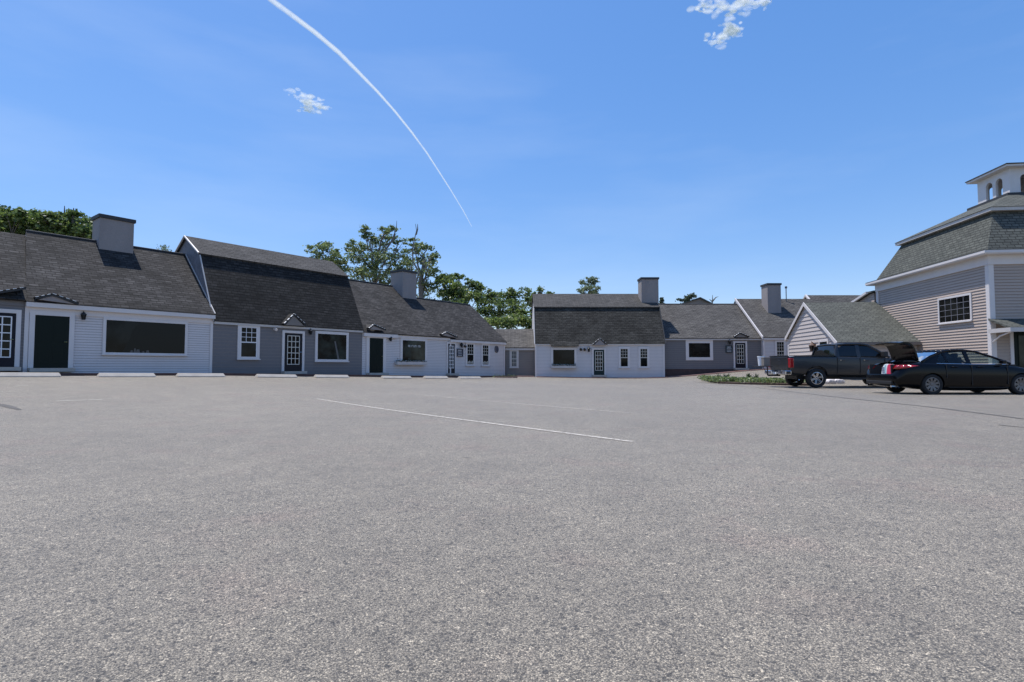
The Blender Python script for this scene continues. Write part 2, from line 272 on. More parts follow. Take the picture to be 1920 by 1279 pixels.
# ---------------------------------------------------------------- mesh builder
class MB:
    def __init__(s): s.v=[]; s.f=[]; s.lips=[]
    def poly(s,pts):
        k=len(s.v); s.v+= [tuple(p) for p in pts]; s.f.append(tuple(range(k,k+len(pts))))
    def hexa(s,b,t):
        "b, t: bottom and top quads, same winding"
        k=len(s.v); s.v+=[tuple(p) for p in b]+[tuple(p) for p in t]
        s.f+=[(k+3,k+2,k+1,k),(k+4,k+5,k+6,k+7)]+[(k+i,k+(i+1)%4,k+4+(i+1)%4,k+4+i) for i in range(4)]
    def prism(s,a,b):
        n=len(a); k=len(s.v); s.v+=[tuple(p) for p in a]+[tuple(p) for p in b]
        s.f+=[tuple(range(k+n-1,k-1,-1)),tuple(range(k+n,k+2*n))]+[(k+i,k+(i+1)%n,k+n+(i+1)%n,k+n+i) for i in range(n)]
    def box(s,fr,t0,t1,m0,m1,z0,z1):
        q=lambda z:[fr.P(t0,m0,z),fr.P(t1,m0,z),fr.P(t1,m1,z),fr.P(t0,m1,z)]
        s.hexa(q(z0),q(z1))
    def bx(s,x0,x1,y0,y1,z0,z1):
        q=lambda z:[(x0,y0,z),(x1,y0,z),(x1,y1,z),(x0,y1,z)]; s.hexa(q(z0),q(z1))
    def slab(s,pts,th):
        pts=[Vector(p) for p in pts]; n=(pts[1]-pts[0]).cross(pts[2]-pts[0]).normalized()
        if n.z>0: n=-n
        s.prism(pts,[p+n*th for p in pts])
    def tube(s,pts,rs,seg=8,cap=True):
        pts=[Vector(p) for p in pts]; k0=len(s.v); up=Vector((0,0,1)); prev=None
        for i,p in enumerate(pts):
            d=(pts[min(i+1,len(pts)-1)]-pts[max(i-1,0)]).normalized()
            if prev is None: a=d.orthogonal().normalized()
            else: a=(prev-d*prev.dot(d)).normalized()
            prev=a; b=d.cross(a); r=rs[i] if hasattr(rs,'__len__') else rs
            for j in range(seg):
                an=2*math.pi*j/seg; s.v.append(tuple(p+a*math.cos(an)*r+b*math.sin(an)*r))
        for i in range(len(pts)-1):
            for j in range(seg): a=k0+i*seg+j; b=k0+i*seg+(j+1)%seg; s.f.append((a,b,b+seg,a+seg))
        if cap: s.f.append(tuple(range(k0+seg-1,k0-1,-1))); e=k0+(len(pts)-1)*seg; s.f.append(tuple(range(e,e+seg)))
    def lathe(s,prof,c,ax='z',seg=24,cap=True):
        k0=len(s.v)
        for r,h in prof:
            for j in range(seg):
                a=2*math.pi*j/seg; x,y=r*math.cos(a),r*math.sin(a)
                s.v.append((c[0]+x,c[1]+y,c[2]+h) if ax=='z' else (c[0]+x,c[1]+h,c[2]+y))
        for i in range(len(prof)-1):
            for j in range(seg): a=k0+i*seg+j; b=k0+i*seg+(j+1)%seg; s.f.append((a,b,b+seg,a+seg))
        if cap: s.f.append(tuple(range(k0+seg-1,k0-1,-1))); e=k0+(len(prof)-1)*seg; s.f.append(tuple(range(e,e+seg)))
    def build(s,name,mat,parent=None,smooth=False,origin=None,bevel=0,local=False):
        o0=Vector((0,0,0))
        if parent is not None and not local: o0=root_loc(parent)
        elif origin is not None: o0=Vector(origin)
        me=bpy.data.meshes.new(name); V=[tuple(Vector(p)-o0) for p in s.v]
        me.from_pydata(V,[],s.f); me.validate(); 
        bm=bmesh.new(); bm.from_mesh(me)
        if len(bm.faces)<60000: bmesh.ops.recalc_face_normals(bm,faces=bm.faces)
        uvl=bm.loops.layers.uv.new('UVMap')
        for f in bm.faces:
            n=f.normal; h=Vector((0,0,1)).cross(n)
            if h.length<.05: h=Vector((1,0,0))
            h.normalize(); v=n.cross(h)
            if v.z<0: v=-v
            for l in f.loops:
                q=l.vert.co+o0; l[uvl].uv=(q.dot(h),q.dot(v))
            f.smooth=smooth
        bm.to_mesh(me); bm.free()
        mm=mat if isinstance(mat,(list,tuple)) else [mat]
        for x in mm: me.materials.append(mats[x])
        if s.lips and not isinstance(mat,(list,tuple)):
            me.materials.append(mats['lap_shade'])
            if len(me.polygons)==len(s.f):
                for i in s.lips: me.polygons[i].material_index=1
        o=bpy.data.objects.new(name,me); col.objects.link(o)
        if parent is not None: o.parent=parent
        elif origin is not None: o.location=origin
        if bevel:
            b=o.modifiers.new('bevel','BEVEL'); b.width=bevel; b.segments=2; b.limit_method='ANGLE'
        return o
def root_loc(o):
    v=Vector((0,0,0))
    while o is not None: v+=o.location; o=o.parent
    return v
def thing(name,label,cat,loc,group=None,rz=0):
    o=bpy.data.objects.new(name,None); col.objects.link(o); o.location=loc; o.rotation_euler[2]=rz; o.empty_display_size=.3
    o['label']=label; o['category']=cat
    if group: o['group']=group
    return o
def tag(o,label,cat,group=None):
    o['label']=label; o['category']=cat
    if group: o['group']=group
    return o
def clip(poly,z,keep_above):
    out=[]
    for i in range(len(poly)):
        a=poly[i]; b=poly[(i+1)%len(poly)]; ia=(a[1]>=z)==keep_above; ib=(b[1]>=z)==keep_above
        if ia: out.append(a)
        if ia!=ib: k=(z-a[1])/(b[1]-a[1]); out.append((a[0]+(b[0]-a[0])*k,z))
    return out
def siding(mb,fr,poly,lap=.11,proj=.022,m=0,z_start=None,gap=.013):  # gap is the height of the painted shade strip below each board
    zs=[p[1] for p in poly]; z=z_start if z_start is not None else min(zs); z1=max(zs)
    while z<z1-1e-4:
        q=clip(clip(poly,z,True),z+lap,False)
        if len(q)>=3:
            pt=lambda p: fr.P(p[0],m-proj*(1-(p[1]-z)/lap)-.002,p[1])
            gq=clip(q,z+gap,False); bq=clip(q,z+gap,True)
            if len(bq)>=3: mb.poly([pt(p) for p in bq])
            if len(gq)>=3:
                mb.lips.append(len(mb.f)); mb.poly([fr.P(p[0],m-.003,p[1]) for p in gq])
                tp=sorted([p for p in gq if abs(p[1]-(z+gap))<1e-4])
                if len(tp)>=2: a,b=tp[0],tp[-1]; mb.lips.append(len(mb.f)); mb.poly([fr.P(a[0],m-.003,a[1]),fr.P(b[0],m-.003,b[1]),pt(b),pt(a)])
        z+=lap
def px_rect(fr,x0,y0,x1,y1,m=0):
    "wall rectangle from its four corners as measured; heights averaged so that it stays level"
    ta,za=fr.w(x0,y0,m); tb,zb=fr.w(x1,y1,m); 
    return ta,tb,zb,za
# ---------------------------------------------------------------- building components
def window(root,fr,t0,t1,z0,z1,trim=.09,tm='white_trim',glass='window_glass',cols=0,rows=0,hung=False,lower=True,sill=True,mm='muntin_white',head=None,name='window'):
    d=.066; f=MB()
    hd=trim if head is None else head
    f.box(fr,t0-trim,t0,-d,.02,z0-trim,z1+hd); f.box(fr,t1,t1+trim,-d,.02,z0-trim,z1+hd)
    f.box(fr,t0,t1,-d,.02,z1,z1+hd); f.box(fr,t0,t1,-d,.02,z0-trim,z0)
    o=f.build(name,tm,root,bevel=.004)
    g=MB(); g.box(fr,t0,t1,-.042,.0,z0,z1); g.build('pane',glass,o)
    if sill:
        s=MB(); s.box(fr,t0-trim-.03,t1+trim+.03,-d-.05,-d+.001,z0-trim-.001,z0-trim+.05); s.build('sill',tm,o)
    s=MB(); mw=.011; zm=(z0+z1)/2
    if hung:
        s.box(fr,t0,t1,-.060,-.0415,zm-.025,zm+.025)
        for a in (t0,t1-.03): s.box(fr,a,a+.03,-.057,-.0413,z0,z1)
    rng=[(z0,z1)] if not hung else ([(zm+.025,z1),(z0,zm-.025)] if lower else [(zm+.025,z1)])
    for a,b in rng:
        for i in range(1,cols): x=t0+(t1-t0)*i/cols; s.box(fr,x-mw,x+mw,-.054,-.0417,a,b)
        for j in range(1,rows): z=a+(b-a)*j/rows; s.box(fr,t0,t1,-.0545,-.0417,z-mw,z+mw)
    if s.f: s.build('sash_bars',mm if cols else tm,o)
    return o
def door(root,fr,t0,t1,z0,z1,slab='black_door',tm='white_trim',trim=.1,lites=None,inner=None,mm='muntin_cream',panel=False,glass='window_glass'):
    s=MB(); s.box(fr,t0,t1,-.042,.01,z0,z1)
    if panel:
        w_=(t1-t0)
        for a,b in ((.12,.46),(.54,.88)):
            for c,d in ((.08,.42),(.5,.93)): s.box(fr,t0+w_*a,t0+w_*b,-.049,-.041,z0+(z1-z0)*c,z0+(z1-z0)*d)
    o=s.build('door',slab,root,bevel=.004)
    f=MB(); f.box(fr,t0-trim,t0,-.068,.02,z0,z1+trim); f.box(fr,t1,t1+trim,-.068,.02,z0,z1+trim); f.box(fr,t0,t1,-.068,.02,z1,z1+trim); f.build('door_frame',tm,o,bevel=.004)
    st=MB(); st.box(fr,t0-trim,t1+trim,-.35,-.0,z0-.14,z0-.005); st.build('door_step','concrete',o)
    if lites:
        c,r=lites; ins=.17*(t1-t0); a0,a1=t0+ins,t1-ins; b0,b1=z0+.24*(z1-z0)*.75,z1-.07*(z1-z0)
        g=MB(); g.box(fr,a0,a1,-.047,-.0415,b0,b1); g.build('pane',glass,o)
        mu=MB(); w_=.018
        for i in range(c+1): x=a0+(a1-a0)*i/c; mu.box(fr,x-w_,x+w_,-.057,-.0465,b0-w_,b1+w_)
        for j in range(r+1): z=b0+(b1-b0)*j/r; mu.box(fr,a0-w_,a1+w_,-.0575,-.046,z-w_,z+w_)
        mu.build('door_grille',mm,o)
    h=MB(); zc=z0+1.0; tt=t1-.07
    h.tube([fr.P(tt,-.03,zc),fr.P(tt,-.09,zc),fr.P(tt-.09,-.1,zc)],.014,6); h.lathe([(.001,0),(.03,0),(.03,.012),(.001,.012)],tuple(fr.P(tt,-.04,zc-.006)),seg=10)
    h.build('handle','brass' if slab!='black_door' else 'chrome',o)
    return o
def gablet(root,fr,L,Pk,Rt,m=-.32,back=.55,infill='stucco',name='door_gablet'):
    "small gabled hood over a door; L, Pk, Rt are (t,z)"
    o=None; b=MB()
    for a,c in ((L,Pk),(Pk,Rt)):
        if a is None or c is None: continue
        q=lambda m_,dz:[fr.P(a[0],m_,a[1]+dz),fr.P(c[0],m_,c[1]+dz)]
        lo=q(m,-.07); hi=q(m,0); lo2=q(m+.04,-.07); hi2=q(m+.04,0)
        b.hexa([lo[0],lo[1],lo2[1],lo2[0]],[hi[0],hi[1],hi2[1],hi2[0]])
    o=b.build(name,'black_metal',root)
    r=MB()
    for a,c in ((L,Pk),(Pk,Rt)):
        if a is None or c is None: continue
        r.slab([fr.P(a[0],m-.02,a[1]+.03),fr.P(c[0],m-.02,c[1]+.03),fr.P(c[0],m+back*1.3,c[1]+.03),fr.P(a[0],m+back*.5,a[1]+.03)],.028)
    r.build('gablet_roof','roof_grey',o)
    e=MB()  # white dashes paint sunlight onto the shingle edges of the hood
    for a,c in ((L,Pk),(Pk,Rt)):
        if a is None or c is None: continue
        n=max(3,int(abs(c[0]-a[0])/.17))
        for i in range(n):
            k0=i/n; k1=(i+.55)/n
            pa=(a[0]+(c[0]-a[0])*k0,a[1]+(c[1]-a[1])*k0+.032); pb=(a[0]+(c[0]-a[0])*k1,a[1]+(c[1]-a[1])*k1+.032)
            e.slab([fr.P(pa[0],m-.03,pa[1]),fr.P(pb[0],m-.03,pb[1]),fr.P(pb[0],m+.06,pb[1]+.004),fr.P(pa[0],m+.06,pa[1]+.004)],.02)
    e.build('sun_dashes','sun_dashes',o)
    if L and Rt:
        w_=MB(); w_.prism([fr.P(L[0]+.1,m+.045,L[1]-.06),fr.P(Rt[0]-.1,m+.045,Rt[1]-.06),fr.P(Pk[0],m+.045,Pk[1]-.06)],[fr.P(L[0]+.1,m+.3,L[1]-.06),fr.P(Rt[0]-.1,m+.3,Rt[1]-.06),fr.P(Pk[0],m+.3,Pk[1]-.06)])
        w_.build('gablet_panel',infill,o)
    return o
def chimney(root,fr,t0,t1,m0,m1,z0,z1,mat='stucco'):
    c=MB(); c.box(fr,t0,t1,m0,m1,z0,z1-.16); o=c.build('chimney',mat,root,bevel=.01)
    k=MB(); k.box(fr,t0-.06,t1+.06,m0-.06,m1+.06,z1-.16,z1); k.build('chimney_cap','chimney_cap',o,bevel=.008)
    f=MB(); f.box(fr,t0-.03,t1+.03,m0-.03,m1+.03,z0,z0+.12); 
    return o
def roofseg(mb,fr,a,b,t0,t1,th=.07,ta=None,tb=None):
    "roof plane from (m,z)=a to b; ta/tb override the t ends at the b edge"
    u0=t0 if ta is None else ta; u1=t1 if tb is None else tb
    mb.slab([fr.P(t0,*a),fr.P(t1,*a),fr.P(u1,*b),fr.P(u0,*b)],th)
def core(mb,fr,prof,t0,t1):
    mb.prism([fr.P(t0,m,z) for m,z in prof],[fr.P(t1,m,z) for m,z in prof])
def core_skew(mb,fr,prof,f0,t1):
    mb.prism([fr.P(f0(m),m,z) for m,z in prof],[fr.P(t1,m,z) for m,z in prof])
def frieze(root,fr,t0,t1,z0,z1,mat='white_trim',m=-.045,name='fascia'):
    f=MB(); f.box(fr,t0,t1,m,.02,z0,z1); return f.build(name,mat,root)
def corner(root,fr,ts,z0,z1,w_=.12,mat='white_trim'):
    for t in ts:
        f=MB(); f.box(fr,t,t+w_,-.045,.02,z0,z1); f.build('corner_board',mat,root)
def lantern(fr,px,py,label,s=1.0,mat='black_metal',group=None,m=-.02):
    t,z=fr.w(px,py,m); c=fr.P(t,m,z)
    o=thing('wall_lantern',label,'wall lamp',c,group or 'black wall lanterns beside the shop doors')
    b=MB(); p=fr.P(t,m-.12*s,z); 
    b.lathe([(.02*s,.14*s),(.10*s,.05*s),(.105*s,.03*s),(.09*s,.03*s),(.085*s,.02*s)],p,seg=8); b.lathe([(.001,.20*s),(.02*s,.14*s)],p,seg=8)
    b.lathe([(.06*s,-.17*s),(.055*s,-.14*s)],p,seg=8)
    for k in range(4):
        a=math.pi/4+k*math.pi/2; b.tube([p+Vector((math.cos(a)*.082*s,math.sin(a)*.082*s,.03*s)),p+Vector((math.cos(a)*.058*s,math.sin(a)*.058*s,-.15*s))],.009*s,5)
    b.tube([fr.P(t,m+.0,z+.02),fr.P(t,m-.06*s,z+.12*s),p+Vector((0,0,.16*s))],.012*s,6)
    b.box(fr,t-.045*s,t+.045*s,m-.015,m+.015,z-.09*s,z+.1*s)
    b.build('lamp_body',mat,o)
    g=MB(); g.lathe([(.048*s,-.14*s),(.075*s,.03*s)],p,seg=8); g.build('lamp_glass','window_glass',o)
    return o
def stud(fr,px,py,r,label,name,cat,mat='black_metal'):
    t,z=fr.w(px,py,-.02); c=fr.P(t,-.02,z); o=thing(name,label,cat,c); b=MB()
    b.tube([fr.P(t,0,z),fr.P(t,-.09,z)],r*.4,8); b.tube([fr.P(t,-.07,z+.01),fr.P(t,-.2,z-.05)],[r*.7,r],10); b.build('spot_head',mat,o); 
    p=MB(); p.tube([fr.P(t,0,z),fr.P(t,-.025,z)],r,10); p.build('mounting_plate',mat,o); return o
def sign(fr,x0,y0,x1,y1,label,mat,rows=4,hang=None):
    t0,t1,z0,z1=px_rect(fr,x0,y0,x1,y1,-.05); c=fr.P((t0+t1)/2,-.05,z0)
    o=thing('shop_sign',label,'sign',c); b=MB(); b.box(fr,t0,t1,-.075,-.002,z0,z1); b.build('sign_board',mat,o,bevel=.01)
    f=MB(); 
    for a,b_ in ((z0,z0+.03),(z1-.03,z1)): f.box(fr,t0,t1,-.085,-.0745,a,b_)
    for a in (t0,t1-.03): f.box(fr,a,a+.03,-.0855,-.0745,z0,z1)
    f.build('sign_border','black_metal',o)
    l=MB(); rnd=random.Random(int(x0))
    for r in range(rows):
        zz=z1-(z1-z0)*(.22+.62*r/max(1,rows-1)); h=(z1-z0)*.045*(1.6 if r==0 else 1); tt=t0+(t1-t0)*(.16+.1*rnd.random()); te=t1-(t1-t0)*(.16+.12*rnd.random())
        while tt<te:
            w_=(t1-t0)*(.03+.03*rnd.random()); l.box(fr,tt,min(te,tt+w_),-.079,-.0748,zz-h,zz+h*(.6+.6*rnd.random())); tt+=w_*1.6
    l.build('lettering','pale_lettering',o); return o
# ================================================================= SETTING
def axis(lo,hi,fine0,fine1,df,dc):
    a=[]; x=lo
    while x<hi+1e-6:
        a.append(x); x+= df if fine0-1e-6<=x<fine1-1e-6 else dc
    return a
ax=axis(-90,90,-30,35,1.0,5); ay=axis(-40,100,-5,50,1.0,5)
g=MB(); 
for y in ay:
    for x in ax: g.v.append((x,y,gz(x,y)))
nx=len(ax)
for j in range(len(ay)-1):
    for i in range(nx-1): a=j*nx+i; g.f.append((a,a+1,a+1+nx,a+nx))
o=g.build('parking_lot','asphalt',smooth=True); o['kind']='structure'
g=MB(); S=6000
g.bx(-S,S,-S,S,-3.2,-3.0); o=g.build('ground','grass_ground'); o['kind']='structure'
def strip(pts,w_,name,mat,lift=.006,wear=.3,kind='structure',dw=None):
    m=MB(); P=[Vector(p[:2]) for p in pts]; Q=[]
    for i in range(len(P)-1):
        n=max(1,int((P[i+1]-P[i]).length/.4))
        for k in range(n): Q.append(P[i].lerp(P[i+1],k/n))
    Q.append(P[-1])
    for i,p in enumerate(Q):
        d=(Q[min(i+1,len(Q)-1)]-Q[max(i-1,0)]).normalized(); nn=Vector((-d.y,d.x))*w_/2*(dw(i/(len(Q)-1)) if dw else 1)
        for s in (1,-1): q=p+nn*s; m.v.append((q.x,q.y,gz_mesh(q.x,q.y)+lift))
    for i in range(len(Q)-1): a=2*i; m.f.append((a,a+1,a+3,a+2))
    o=m.build(name,mat); o['kind']=kind
    at_=o.data.attributes.new('wear','FLOAT','POINT')
    for i in range(len(at_.data)): at_.data[i].value=wear
    return o
def gz_mesh(x,y):
    "height of the faceted lot mesh"
    import bisect
    i=max(0,min(nx-2,bisect.bisect_right(ax,x)-1)); j=max(0,min(len(ay)-2,bisect.bisect_right(ay,y)-1))
    u=(x-ax[i])/(ax[i+1]-ax[i]); v=(y-ay[j])/(ay[j+1]-ay[j]); Z=lambda a,b: gz(ax[a],ay[b])
    return (1-u)*(1-v)*Z(i,j)+u*(1-v)*Z(i+1,j)+(1-u)*v*Z(i,j+1)+u*v*Z(i+1,j+1)
def ln(*px): return [hit(*p) for p in px]
strip(ln((594,748),(1187,829)),.085,'parking_line','worn_paint',wear=.385)
strip(ln((770,739),(1192,776)),.10,'parking_line','worn_paint',wear=.435)
strip(ln((860,730),(1205,750)),.10,'parking_line','worn_paint',wear=.49)
strip(ln((106,752),(192,750)),.10,'parking_line','worn_paint',wear=.33)
strip(ln((28,723),(52,722.6)),.10,'parking_line','worn_paint',wear=.38)
strip(ln((132,705.8),(152,707)),.10,'parking_line','worn_paint',wear=.30)
rs=random.Random(3)
def wob(pts,a):
    out=[]
    for i in range(len(pts)-1):
        n=max(2,int((pts[i+1]-pts[i]).length/.5))
        for k in range(n): out.append(pts[i].lerp(pts[i+1],k/n)+Vector((rs.uniform(-a,a),rs.uniform(-a,a))))
    return out+[pts[-1]]
strip(wob(ln((1300,716),(1420,727),(1560,744),(1740,763),(1920,786),(2050,803)),.03),.09,'asphalt_joint','tar',.005)
strip(wob(ln((1870,797),(1935,803)),.02),.05,'asphalt_joint','tar',.005)
strip(ln((-20,755),(10,761),(38,769)),.10,'tar_patch','tar',.005,dw=lambda k:.4+1.2*math.sin(k*3))
for a,b in (((660,716),(710,717)),((865,859),(885,859.5)),((1055,724),(1120,725))): strip(wob(ln(a,b),.02),.018,'tar_patch','tar',.005,dw=lambda k:.3+math.sin(k*3.1))
# walk along the left row, and brick in front of the rest
def walk(fr,t0,t1,m0,m1,zs,name='pavement',mat='brick_walk'):
    m=MB(); n=max(2,int((t1-t0)/1.5))
    for i in range(n):
        a=t0+(t1-t0)*i/n; b=t0+(t1-t0)*(i+1)/n
        za=zs(a); zb=zs(b)
        q=lambda k,dz:[fr.P(a,m0,za*k+dz),fr.P(b,m0,zb*k+dz),fr.P(b,m1,zb*k+dz),fr.P(a,m1,za*k+dz)]
        m.hexa(q(1,-.3),q(1,0))
    o=m.build(name,mat); o['kind']='structure'
def gline(fr,m,dz): return lambda t:(lambda p: gz(p.x,p.y)+dz)(fr.P(t,m,0))
walk(FL,-9,28.0,-1.25,.05,gline(FL,-.7,.07),mat='foundation')  # dark colour paints in the shade along the wall foot
walk(FK,-.6,1.7,-1.5,.1,gline(FK,-.7,.05)); walk(FC,1.9,11.8,-.9,.05,gline(FC,-.5,.05)); walk(FM,12.1,24,-1.3,.05,gline(FM,-.8,.05))
# ================================================================= LEFT ROW
tU0=FL.w(-60,620)[0]; tA=FL.w(45,620)[0]; tB=FL.w(399,620)[0]; tC=FL.w(679,640)[0]; tD=FL.w(842,650)[0]; tE=FL.w(946,660)[0]
def gzb(fr,t): p=fr.P(t,0,0); return gz(p.x,p.y)
BASE='low shop building'
def finish_wall(root,fr,t0,t1,z0,z1,mat,lap,prof):
    s=MB(); siding(s,fr,[(t0,z0),(t1,z0),(t1,z1),(t0,z1)],lap)
    core(s,fr,prof,t0,t1); return s.build('wall',mat,root)
# --- U0
ze0=FL.w(30,561,-.22)[1]; mr1,zr1=FL.g(348,479,tB); zr0=FL.w(47,441,mr1)[1]; t_l1=FL.w(49,432.5,mr1)[0]; zr1b=(zr1+FL.w(49,432.5,mr1)[1])/2
print('U1 ridge',mr1,zr1,FL.w(49,432.5,mr1),'U0',ze0,zr0)
z0=gzb(FL,tA)
r0=thing('shop_building','grey sided shop at the left edge with a black glazed door','building',FL.P(tA-3,3,z0))
finish_wall(r0,FL,-9,tA,z0-.3,ze0,'bluegrey_paint',.12,[(.02,z0-.5),(.02,ze0-.05),(mr1,zr0-.1),(2*mr1,ze0),(2*mr1,z0-.5)])
q=MB(); roofseg(q,FL,(-.22,ze0),(mr1,zr0),-9.2,tA-.02,tb=t_l1-.02); roofseg(q,FL,(mr1,zr0),(2*mr1+.2,ze0),-9.2,t_l1-.02); q.build('roof','roof_grey',r0)
frieze(r0,FL,-9,tA-.02,ze0-.22,ze0-.03,'bluegrey_paint')
t0,t1,a,b=px_rect(FL,-22,585,26,688); door(r0,FL,t0,t1,a,b,'navy_door','white_trim',.14,(2,5),mm='muntin_white')
pk=FL.w(46,539,-.3); lf=FL.w(-30,551,-.3); gablet(r0,FL,lf,(tA-.05,pk[1]),None)
# --- U1
ze1=(FL.w(150,571.5,-.22)[1]+FL.w(400,589.5,-.22)[1])/2; p1=(zr1b-ze1)/(mr1+.22)
z0=min(gzb(FL,tA),gzb(FL,tB))
r1=thing('shop_building','white clapboard shop with green door, wide black picture window and large stucco chimney','building',FL.P((tA+tB)/2,3,z0))
s=MB(); siding(s,FL,[(tA,z0-.3),(tB,z0-.3),(tB,ze1-.05),(tA,ze1-.05)],.105); core_skew(s,FL,[(.02,z0-.5),(.02,ze1-.05),(mr1,zr1b-.1),(2*mr1,ze1),(2*mr1,z0-.5)],lambda m: tA+(t_l1-tA)*min(1,m/mr1),tB); s.build('wall','white_paint',r1)
q=MB(); roofseg(q,FL,(-.22,ze1),(mr1,zr1b),tA-.02,tB+.02,ta=t_l1); roofseg(q,FL,(mr1,zr1b),(2*mr1+.2,ze1),t_l1,tB+.02)
rf=q.build('roof','roof_grey',r1)
q=MB(); q.tube([FL.P(t_l1,mr1,zr1b+.02),FL.P(tB,mr1,zr1b+.02)],.05,6); q.build('ridge_cap','chimney_cap',rf)
q=MB(); q.tube([FL.P(tB+.0,mr1,zr1b+.04),FL.P(tB+.0,-.2,ze1+.04)],.03,6); q.build('flashing','cream_trim',rf)
frieze(r1,FL,tA,tB+.02,ze1-.20,ze1-.03,'white_trim',-.19,'fascia'); frieze(r1,FL,tA,tB,ze1-.42,ze1-.2,'white_paint',-.05,'frieze_board')
t0,t1,a,b=px_rect(FL,65.5,590.5,126.5,690); door(r1,FL,t0,t1,a,b,'green_door','white_trim',.16,panel=True)
t0,t1,_,_=px_rect(FL,199,600,345,664); za=(FL.w(199,600)[1]+FL.w(345,608)[1])/2; zb=(FL.w(199,660)[1]+FL.w(345,664)[1])/2
window(r1,FL,t0,t1,zb,za,.11,head=.11)
w1=[o for o in r1.children if o.name.startswith('window')][0]; d_=MB()
d_=MB()
for x,a,h in ((246,.06,.12),(252,.05,.2),(258,.08,.16),(268,.05,.08),(276,.07,.12)):
    t_,z_=FL.w(x,662.4); d_.prism([FL.P(t_-a,-.043,z_),FL.P(t_+a,-.043,z_),FL.P(t_+a*.5,-.043,z_+h),FL.P(t_-a*.6,-.043,z_+h)],[FL.P(t_-a,-.05,z_),FL.P(t_+a,-.05,z_),FL.P(t_+a*.5,-.05,z_+h),FL.P(t_-a*.6,-.05,z_+h)])
d_.build('display','window_blind',w1)
d_=MB(); ta_=FL.w(262,602)[0]; t1_=FL.w(345,608)[0]; tb_=FL.w(228,662)[0]; za_,zb_2=za-.02,zb+.02
d_.prism([FL.P(ta_,-.0425,za_),FL.P(t1_-.02,-.0425,za_),FL.P(t1_-.02,-.0425,zb_2),FL.P(tb_,-.0425,zb_2)],[FL.P(ta_,-.0445,za_),FL.P(t1_-.02,-.0445,za_),FL.P(t1_-.02,-.0445,zb_2),FL.P(tb_,-.0445,zb_2)]); d_.build('slanted_panel','window_blind_dark',w1)  # grey panel with a slanted left edge, laid over the pane
corner(r1,FL,(tB-.13,tA+.0),z0-.3,ze1-.2)
lantern(FL,155,592,'black wall lantern between the green door and wide picture window of the white shop')
gablet(r1,FL,FL.w(66,558,-.34),FL.w(99,551.5,-.34),FL.w(148,568,-.34),-.34)
c0,mc=FL.rp(185,465,-.22,ze1,p1); c1,mc2=FL.rp(249,477,-.22,ze1,p1); mc=(mc+mc2)/2; zt=(FL.w(187,402,mc)[1]+FL.w(252,411,mc)[1])/2
print('chim1',c0,c1,mc,mr1,zt); chimney(rf,FL,c0,FL.w(251,440,mc)[0],mc,mc+1.0,ze1,zt)
# --- U2 gambrel
mb_,zb_=1.55,(FL.g(370,472,tB)[1]+FL.g(657,518,tC)[1])/2; mr_,zr_=3.15,(FL.g(346,442,tB)[1]+FL.g(625,491,tC)[1])/2; ze2=(FL.w(401,600,-.1)[1]+FL.w(679,621,-.1)[1])/2
print('U2',mb_,zb_,mr_,zr_,ze2,FL.g(370,472,tB),FL.g(657,518,tC))
z0=gzb(FL,tC); zz=gzb(FL,tB)
r2=thing('shop_building','blue grey gambrel roofed shop with glazed black door, two windows, between two white shops','building',FL.P((tB+tC)/2,3,z0))
s=MB(); siding(s,FL,[(tB,z0-.2),(tC,z0-.2),(tC,ze2),(tB,ze2)],.17,.014); s.build('wall','bluegrey_paint',r2)
gm=MB(); core(gm,FL,[(.02,z0-.4),(.02,ze2),(mb_+.05,zb_-.1),(mr_,zr_-.1),(2*mr_-mb_,zb_-.1),(2*mr_,ze2),(2*mr_,z0-.4)],tB+.03,tC-.02); gm.build('gable_wall','bluegrey_shingle',r2)
q=MB(); roofseg(q,FL,(-.14,ze2),(mb_,zb_),tB,tC+.02); roofseg(q,FL,(2*mr_-mb_,zb_),(2*mr_+.1,ze2),tB,tC+.02); rf=q.build('roof','roof_charcoal',r2)
q=MB(); sl=(zr_-zb_)/(mr_-mb_); roofseg(q,FL,(mb_-.13,zb_-sl*.13+.03),(mr_,zr_),tB-.08,tC+.04,.09); roofseg(q,FL,(mr_,zr_),(2*mr_-mb_+.1,zb_),tB-.08,tC+.04,.09); q.build('upper_roof','roof_upper',rf)
q=MB(); q.tube([FL.P(tB-.09,mb_-.06,zb_-.04),FL.P(tB-.09,mr_,zr_-.03),FL.P(tB-.09,2*mr_-mb_,zb_-.04)],.05,5); q.tube([FL.P(tB-.03,-.12,ze2),FL.P(tB-.03,mb_,zb_)],.035,5); q.build('rake_board','cream_trim',rf)
frieze(r2,FL,tB+.02,tC,ze2-.13,ze2-.02,'cream_trim',-.1)
t0,t1,_,_=px_rect(FL,451,614,480,669); window(r2,FL,t0,t1,FL.w(465,669)[1],FL.w(465,615)[1],.15,cols=3,rows=3,hung=True,lower=False)
t0,t1,a,b=px_rect(FL,533,624,565,695); door(r2,FL,t0,t1,FL.w(549,696)[1],FL.w(549,625)[1],'black_door','white_trim',.13,(3,5))
t0,t1,_,_=px_rect(FL,595,626,648,674); w2=window(r2,FL,t0,t1,FL.w(620,674)[1],FL.w(620,627)[1],.15,glass='window_glass_green')
d_=MB(); a0,b0=FL.w(626,640); a1,b1=FL.w(632,674); d_.prism([FL.P(a0,-.0425,b0),FL.P(a0+.09,-.0425,b0),FL.P(a1+.12,-.0425,b1),FL.P(a1,-.0425,b1)],[FL.P(a0,-.047,b0),FL.P(a0+.09,-.047,b0),FL.P(a1+.12,-.047,b1),FL.P(a1,-.047,b1)]); d_.build('curtain','curtain',w2)
lantern(FL,580.5,622,'black wall lantern right of the glazed black door of the gambrel shop')
stud(FL,515,617,.07,'small white floodlight under the eave left of the glazed black door','flood_light','flood light','white_trim')
